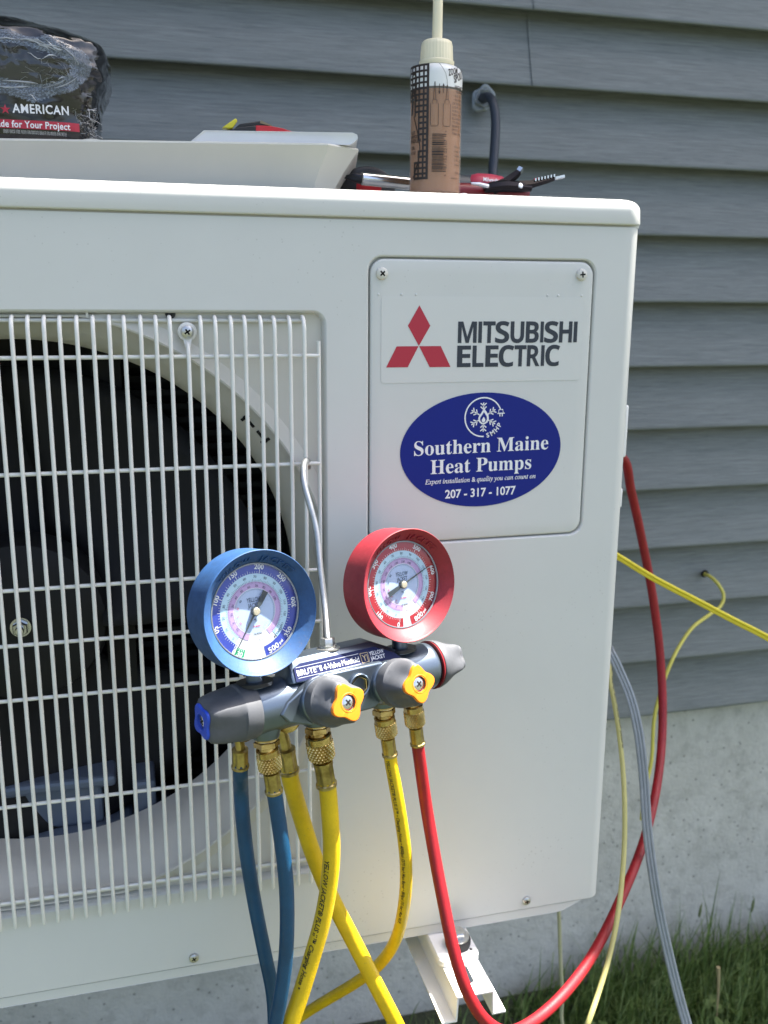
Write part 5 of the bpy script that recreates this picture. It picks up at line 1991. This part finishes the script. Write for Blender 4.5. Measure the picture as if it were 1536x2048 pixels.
q.tube([fp(1108, 356.5), fp(1128, 352)], 0.0021, CHROME, 6)
for i in range(7):
    px = 1070 + i * 6.2
    c = fp(px, 361.5 - i * 1.35, FY - 0.0008)
    q.box((c.x - 0.0008, c.y - 0.002, c.z - 0.0004), (c.x + 0.0006, c.y + 0.001, c.z + 0.0022), CHROME)
q.build('saw_key', fk, smooth=20)
q = MB()
q.lathe([(0.0026, 0), (0.0028, 0.0008), (0.0022, 0.0016), (0.0001, 0.0018)], CHROME, fp(1040, 372, FY - 0.004), (0.1, -0.9, 0.4), 16)
q.build('pivot_screw', fk)
q = MB()
q.lathe([(0.0035, 0), (0.0040, 0.0012), (0.0032, 0.0026), (0.0001, 0.0032)], WHITEP, (fp(927, 384, 0.045).x, 0.045, LZ), (0, 0, 1), 16)
q.build('lid_plug', unit)

# --- black plastic-wrapped roll of steel wool on the tray
bag = empty('plastic_wrapped_pack', (-0.12, 0.12, TZ), label='black and clear plastic-wrapped fibre pack standing on the tray at left', category='package')
BZ0 = TZ - 0.0005


def bag_mat():
    mt = bpy.data.materials.new('bag_film')
    mt.use_nodes = True
    nt = mt.node_tree
    b = nt.nodes['Principled BSDF']
    b.inputs['Base Color'].default_value = (0.006, 0.007, 0.010, 1)
    b.inputs['Roughness'].default_value = 0.10
    b.inputs['Coat Weight'].default_value = 0.6
    b.inputs['Coat Roughness'].default_value = 0.05
    tc = nt.nodes.new('ShaderNodeTexCoord')
    mp = nt.nodes.new('ShaderNodeMapping')
    mp.inputs['Scale'].default_value = (0.6, 1.0, 1.8)
    mp.inputs['Rotation'].default_value = (0, 0.25, 0)
    nt.links.new(tc.outputs['Object'], mp.inputs[0])
    n1 = nt.nodes.new('ShaderNodeTexNoise')
    n1.noise_type = 'RIDGED_MULTIFRACTAL'
    n1.inputs['Scale'].default_value = 13
    n1.inputs['Detail'].default_value = 3
    n1.inputs['Distortion'].default_value = 1.2
    nt.links.new(mp.outputs[0], n1.inputs['Vector'])
    bp = nt.nodes.new('ShaderNodeBump')
    bp.inputs['Strength'].default_value = 0.7
    bp.inputs['Distance'].default_value = 0.010
    nt.links.new(n1.outputs['Fac'], bp.inputs['Height'])
    nt.links.new(bp.outputs[0], b.inputs['Normal'])
    return mt


def clear_mat():
    mt = bpy.data.materials.new('clear_film')
    mt.use_nodes = True
    nt = mt.node_tree
    nt.nodes.clear()
    out = nt.nodes.new('ShaderNodeOutputMaterial')
    mx = nt.nodes.new('ShaderNodeMixShader')
    tr = nt.nodes.new('ShaderNodeBsdfTransparent')
    tr.inputs['Color'].default_value = (0.86, 0.88, 0.90, 1)
    gl = nt.nodes.new('ShaderNodeBsdfGlossy')
    gl.inputs['Roughness'].default_value = 0.08
    tc = nt.nodes.new('ShaderNodeTexCoord')
    n1 = nt.nodes.new('ShaderNodeTexNoise')
    n1.noise_type = 'RIDGED_MULTIFRACTAL'
    n1.inputs['Scale'].default_value = 40
    n1.inputs['Detail'].default_value = 3
    n1.inputs['Distortion'].default_value = 1.5
    nt.links.new(tc.outputs['Object'], n1.inputs['Vector'])
    bp = nt.nodes.new('ShaderNodeBump')
    bp.inputs['Strength'].default_value = 0.9
    bp.inputs['Distance'].default_value = 0.006
    nt.links.new(n1.outputs['Fac'], bp.inputs['Height'])
    nt.links.new(bp.outputs[0], gl.inputs['Normal'])
    nt.links.new(schlick(nt, 0.07, 1.0, bp.outputs[0]), mx.inputs[0])
    nt.links.new(tr.outputs[0], mx.inputs[1])
    nt.links.new(gl.outputs[0], mx.inputs[2])
    nt.links.new(mx.outputs[0], out.inputs[0])
    return mt


def milky_sheen_mat():
    mt = bag_mat()
    mt.name = 'milky_sheen_film'
    nt = mt.node_tree
    b = nt.nodes['Principled BSDF']
    b.inputs['Base Color'].default_value = (0.20, 0.235, 0.28, 1)  # translucent film; its pale tint stands in for reflected sky highlights
    b.inputs['Roughness'].default_value = 0.16
    tp = nt.nodes.new('ShaderNodeBsdfTransparent')
    mx = nt.nodes.new('ShaderNodeMixShader')
    n1 = nt.nodes.new('ShaderNodeTexNoise')
    n1.inputs['Scale'].default_value = 55
    n1.inputs['Detail'].default_value = 4
    rp = nt.nodes.new('ShaderNodeMapRange')
    rp.inputs['From Min'].default_value = 0.35
    rp.inputs['From Max'].default_value = 0.65
    rp.inputs['To Min'].default_value = 0.15
    rp.inputs['To Max'].default_value = 0.75
    nt.links.new(n1.outputs['Fac'], rp.inputs['Value'])
    nt.links.new(rp.outputs[0], mx.inputs[0])
    nt.links.new(b.outputs[0], mx.inputs[1])
    nt.links.new(tp.outputs[0], mx.inputs[2])
    nt.links.new(mx.outputs[0], nt.nodes['Material Output'].inputs[0])
    return mt


BAG = bag_mat()
SHEENF = milky_sheen_mat()
CLEARF = clear_mat()
FIBRE = mat('fibre_dark', (0.035, 0.034, 0.032), 0.45, metal=0.3)
FIBREL = mat('fibre_light', (0.42, 0.42, 0.40), 0.35, metal=0.6)
import mathutils
bx_c, by_c = -0.126, 0.160
BW, BD, BH = 0.113, 0.066, 0.1085


def crumple(p_, amp):
    nz = mathutils.noise
    a = nz.noise(Vector((p_.x * 22, p_.y * 22, p_.z * 34)))
    b = nz.ridged_multi_fractal(Vector((p_.x * 30 + 5, p_.y * 30, p_.z * 55)), 0.9, 2.1, 3, 1.0, 2.0)
    return amp * (a * 1.0 + (b - 1.0) * 0.55)


def bag_surface(u, v, grow=0.0):
    """u round the plan (0..1), v from bottom to top (0..1)"""
    a = 2 * pi * u
    ex = 0.42
    cx = abs(cos(a)) ** ex * (1 if cos(a) >= 0 else -1)
    sy = abs(sin(a)) ** ex * (1 if sin(a) >= 0 else -1)
    prof = 1 - 0.42 * max(0.0, (v - 0.70) / 0.30) ** 3 - 0.05 * max(0.0, (0.12 - v) / 0.12) ** 2
    z = BZ0 + BH * v - 0.006 * max(0, cx) * v * v * (1.4 if sy < 0.5 else 1)
    bulge = 1 + 0.05 * sin(pi * v) - 0.035 * sin(2 * pi * v)
    return Vector((bx_c + (BW + grow) * cx * prof * bulge, by_c + (BD + grow) * sy * prof * bulge, z + grow * 0.5))


NU, NV = 220, 90
win_c = (P(42, 128, 0.094).x, P(42, 128, 0.094).z)


def in_window(p_):
    if p_.y > 0.125:
        return False
    dx, dz = (p_.x - win_c[0]) / 0.0390, (p_.z - win_c[1]) / 0.0140
    dz += 0.12 * sin(dx * 3)
    return dx * dx + dz * dz < 1


def in_ring(p_):
    if p_.y > 0.125:
        return False
    dx, dz = (p_.x - win_c[0]) / 0.0560, (p_.z - win_c[1]) / 0.0255
    dz += 0.10 * sin(dx * 4 + 1) + 0.06 * sin(dx * 11)
    return dx * dx + dz * dz < 1


def skirt_clear(p_):
    return p_.x > P(168, 240, 0.096).x - (p_.z - BZ0 - 0.012) * 0.6 and p_.z < BZ0 + 0.030 and p_.x > -0.075


blk, clr, mil = MB(), MB(), MB()
grid = []
for j in range(NV + 1):
    rowp = []
    for i in range(NU):
        q = bag_surface(i / NU, j / NV)
        n_ = Vector((q.x - bx_c, (q.y - by_c) * 1.6, (q.z - BZ0 - BH / 2) * 1.1)).normalized()
        low = min(1.0, (q.z - BZ0) / 0.03)
        flat_ = 0.35 if (q.y < 0.115 and q.z < BZ0 + 0.042) else 1.0
        q = q + n_ * crumple(q, 0.0042 * low * flat_)
        rowp.append(q)
    grid.append(rowp)
bf, cf_, mf_ = [], [], []
allv = [q for r_ in grid for q in r_]
for j in range(NV):
    for i in range(NU):
        i2 = (i + 1) % NU
        f = (j * NU + i, j * NU + i2, (j + 1) * NU + i2, (j + 1) * NU + i)
        c = (grid[j][i] + grid[j + 1][i2]) / 2
        (cf_ if in_window(c) or skirt_clear(c) else mf_ if in_ring(c) else bf).append(f)
bf.append(tuple(NV * NU + i for i in range(NU)))
bf.append(tuple(i for i in reversed(range(NU))))
blk.add(allv, bf, BAG)
bo1 = blk.build('black_film', bag, smooth=60)
clr.add(allv, cf_, CLEARF)
bo2 = clr.build('clear_window', bag, smooth=60)
mil.add(allv, mf_, SHEENF)
bo3 = mil.build('milky_sheen_film', bag, smooth=60)
for ob_ in (bo1, bo2, bo3):
    bm_ = bmesh.new()
    bm_.from_mesh(ob_.data)
    loose = [q for q in bm_.verts if not q.link_faces]
    bmesh.ops.delete(bm_, geom=loose, context='VERTS')
    bm_.to_mesh(ob_.data)
    bm_.free()
# the fibre roll inside
fi = MB()
core = []
for j in range(13):
    core.append([bag_surface(i / 40, 0.04 + 0.90 * j / 12, -0.011) for i in range(40)])
fi.loft(core, FIBRE, cap0=True, cap1=True)
rf = random.Random(11)
for i in range(900):
    if i % 3:
        c = Vector((win_c[0] + rf.uniform(-0.045, 0.045), 0.0, win_c[1] + rf.uniform(-0.018, 0.018)))
    else:
        c = Vector((rf.uniform(-0.06, 0.0), 0.0, BZ0 + rf.uniform(0.004, 0.034)))
    c.y = by_c - BD + 0.0088 + rf.uniform(0, 0.004)
    if c.x > -0.018:
        c.x = bx_c + BW - 0.008 + rf.uniform(-0.008, 0.001)
        c.y = by_c - BD + 0.012 + rf.uniform(0, 0.03)
    d = Vector((rf.uniform(-1, 1), rf.uniform(-0.25, 0.1), rf.uniform(-0.8, 0.8))) * rf.uniform(0.004, 0.011)
    e = Vector((rf.uniform(-1, 1), rf.uniform(-0.6, 0.1), rf.uniform(-1, 1))) * 0.004
    fi.tube([c - d, c + e, c + d], rf.uniform(0.00012, 0.00028), FIBREL if rf.random() < 0.45 else FIBRE, 3)
fib = fi.build('fibre_roll', bag, smooth=40)
fib['kind'] = 'stuff'
# printed front
GLINTM = mat('film_glint', (0.36, 0.39, 0.42), 0.15, coat=0.5)  # pale ribbons laid on the film as painted glints
fr_ = MB()


def bfront(x, z, e=0.0011):
    """front skin of the pack at x, z"""
    best = None
    j = min(NV, max(0, int(round((z - BZ0) / BH * NV))))
    for i in range(int(NU * 0.5), NU):
        q = grid[j][i]
        if q.y > 0.14:
            continue
        d = abs(q.x - x)
        if best is None or d < best[0]:
            best = (d, q)
    return Vector((x, best[1].y - e, z))


FYB = 0.094
glints = MB()
rr2 = random.Random(21)
segs = []
for k in range(24):
    a0 = rr2.uniform(0, 2 * pi)
    ln_ = rr2.uniform(0.15, 0.75)
    g0 = rr2.uniform(0.98, 1.22)
    segs.append([(win_c[0] + 0.040 * g0 * cos(a0 + ln_ * t) * 1.0, win_c[1] + 0.0155 * (g0 + 0.10 * sin(3 * t + k)) * sin(a0 + ln_ * t), rr2.uniform(0.0002, 0.0007) if t in (0.25, 0.5, 0.75) else 0.0001) for t in (0, 0.25, 0.5, 0.75, 1.0)])
for k in range(8):
    x, z = rr2.uniform(-0.075, -0.018), BZ0 + rr2.uniform(0.030, BH * 0.92)
    dx, dz = rr2.uniform(0.006, 0.020), rr2.uniform(-0.008, 0.004)
    segs.append([(x + dx * t, z + dz * t + 0.0015 * sin(5 * t + k), rr2.uniform(0.0003, 0.0009) if 0 < t < 1 else 0.0001) for t in (0, 0.25, 0.5, 0.75, 1.0)])
for sg_ in segs:
    vs = []
    for x, z, w in sg_:
        if z > BZ0 + BH * 0.80 or x > bx_c + BW - 0.012:
            vs = None
            break
        e_ = bfront(x, z, 0.0006)
        vs += [e_ + Vector((0, 0, w)), e_ + Vector((0, -0.0004, 0)), e_ + Vector((0, 0, -w))]
    if vs:
        glints.add(vs, [(3 * i + q_, 3 * i + 3 + q_, 3 * i + 4 + q_, 3 * i + 1 + q_) for i in range(4) for q_ in (0, 1)], GLINTM)
fo2 = glints.build('film_glints', bag, smooth=60)
fo2['kind'] = 'stuff'
zA = P(80, 228, FYB).z
xs0, xs1 = P(25, 220, FYB).x, P(137, 220, FYB).x
vs, fs = text2d('AMERICAN', 0.0068, xs1 - xs0, 'L', sans_bold, bold=0.0, spacing=1.1)
fr_.add([bfront(xs0 + x, zA + y + x * 0.02) for x, y in vs], fs, WHITEP)
stc = (P(11, 219, FYB).x, P(11, 219, FYB).z)
stp = [(stc[0] + (0.0041 if k % 2 == 0 else 0.0016) * sin(pi * k / 5), stc[1] + (0.0041 if k % 2 == 0 else 0.0016) * cos(pi * k / 5)) for k in range(10)]
vs, fs = fill2d(stp)
fr_.add([bfront(x, z) for x, z in vs], fs, BRANDRED)
x0, x1 = P(-60, 252, FYB).x, P(158, 252, FYB).x
zr0, zr1 = P(80, 260, FYB).z, P(80, 243, FYB).z
k = 24
vv = []
for i in range(k + 1):
    x = x0 + (x1 - x0) * i / k
    for z in (zr0, (zr0 + zr1) / 2, zr1):
        vv.append(bfront(x, z + (x - x0) * 0.01, 0.0012))
fr_.add(vv, [(3 * i + a, 3 * i + 3 + a, 3 * i + 4 + a, 3 * i + 1 + a) for i in range(k) for a in (0, 1)], BRANDRED)
tw = P(140, 250, FYB).x - P(0, 250, FYB).x
vs, fs = text2d('Made for Your Project', 0.0052, tw * 1.13, 'R', sans_bold, bold=0.0, spacing=1.05)
fr_.add([bfront(P(140, 250, FYB).x + x, zr0 + 0.0016 + y + x * 0.01, 0.0017) for x, y in vs], fs, WHITEP)
for i in range(3):
    zz = P(80, 264.5 + i * 2.3, FYB).z
    vs, fs = text2d('FINEST GRADE STEEL WOOL FOR SMOOTH RESULTS ON WOOD AND METAL', 0.0010, tw * 0.9, 'R')
    fr_.add([bfront(P(132, 250, FYB).x + x, zz + y, 0.0014) for x, y in vs], fs, LGREY)
fr_.build('printed_front', bag, smooth=0)
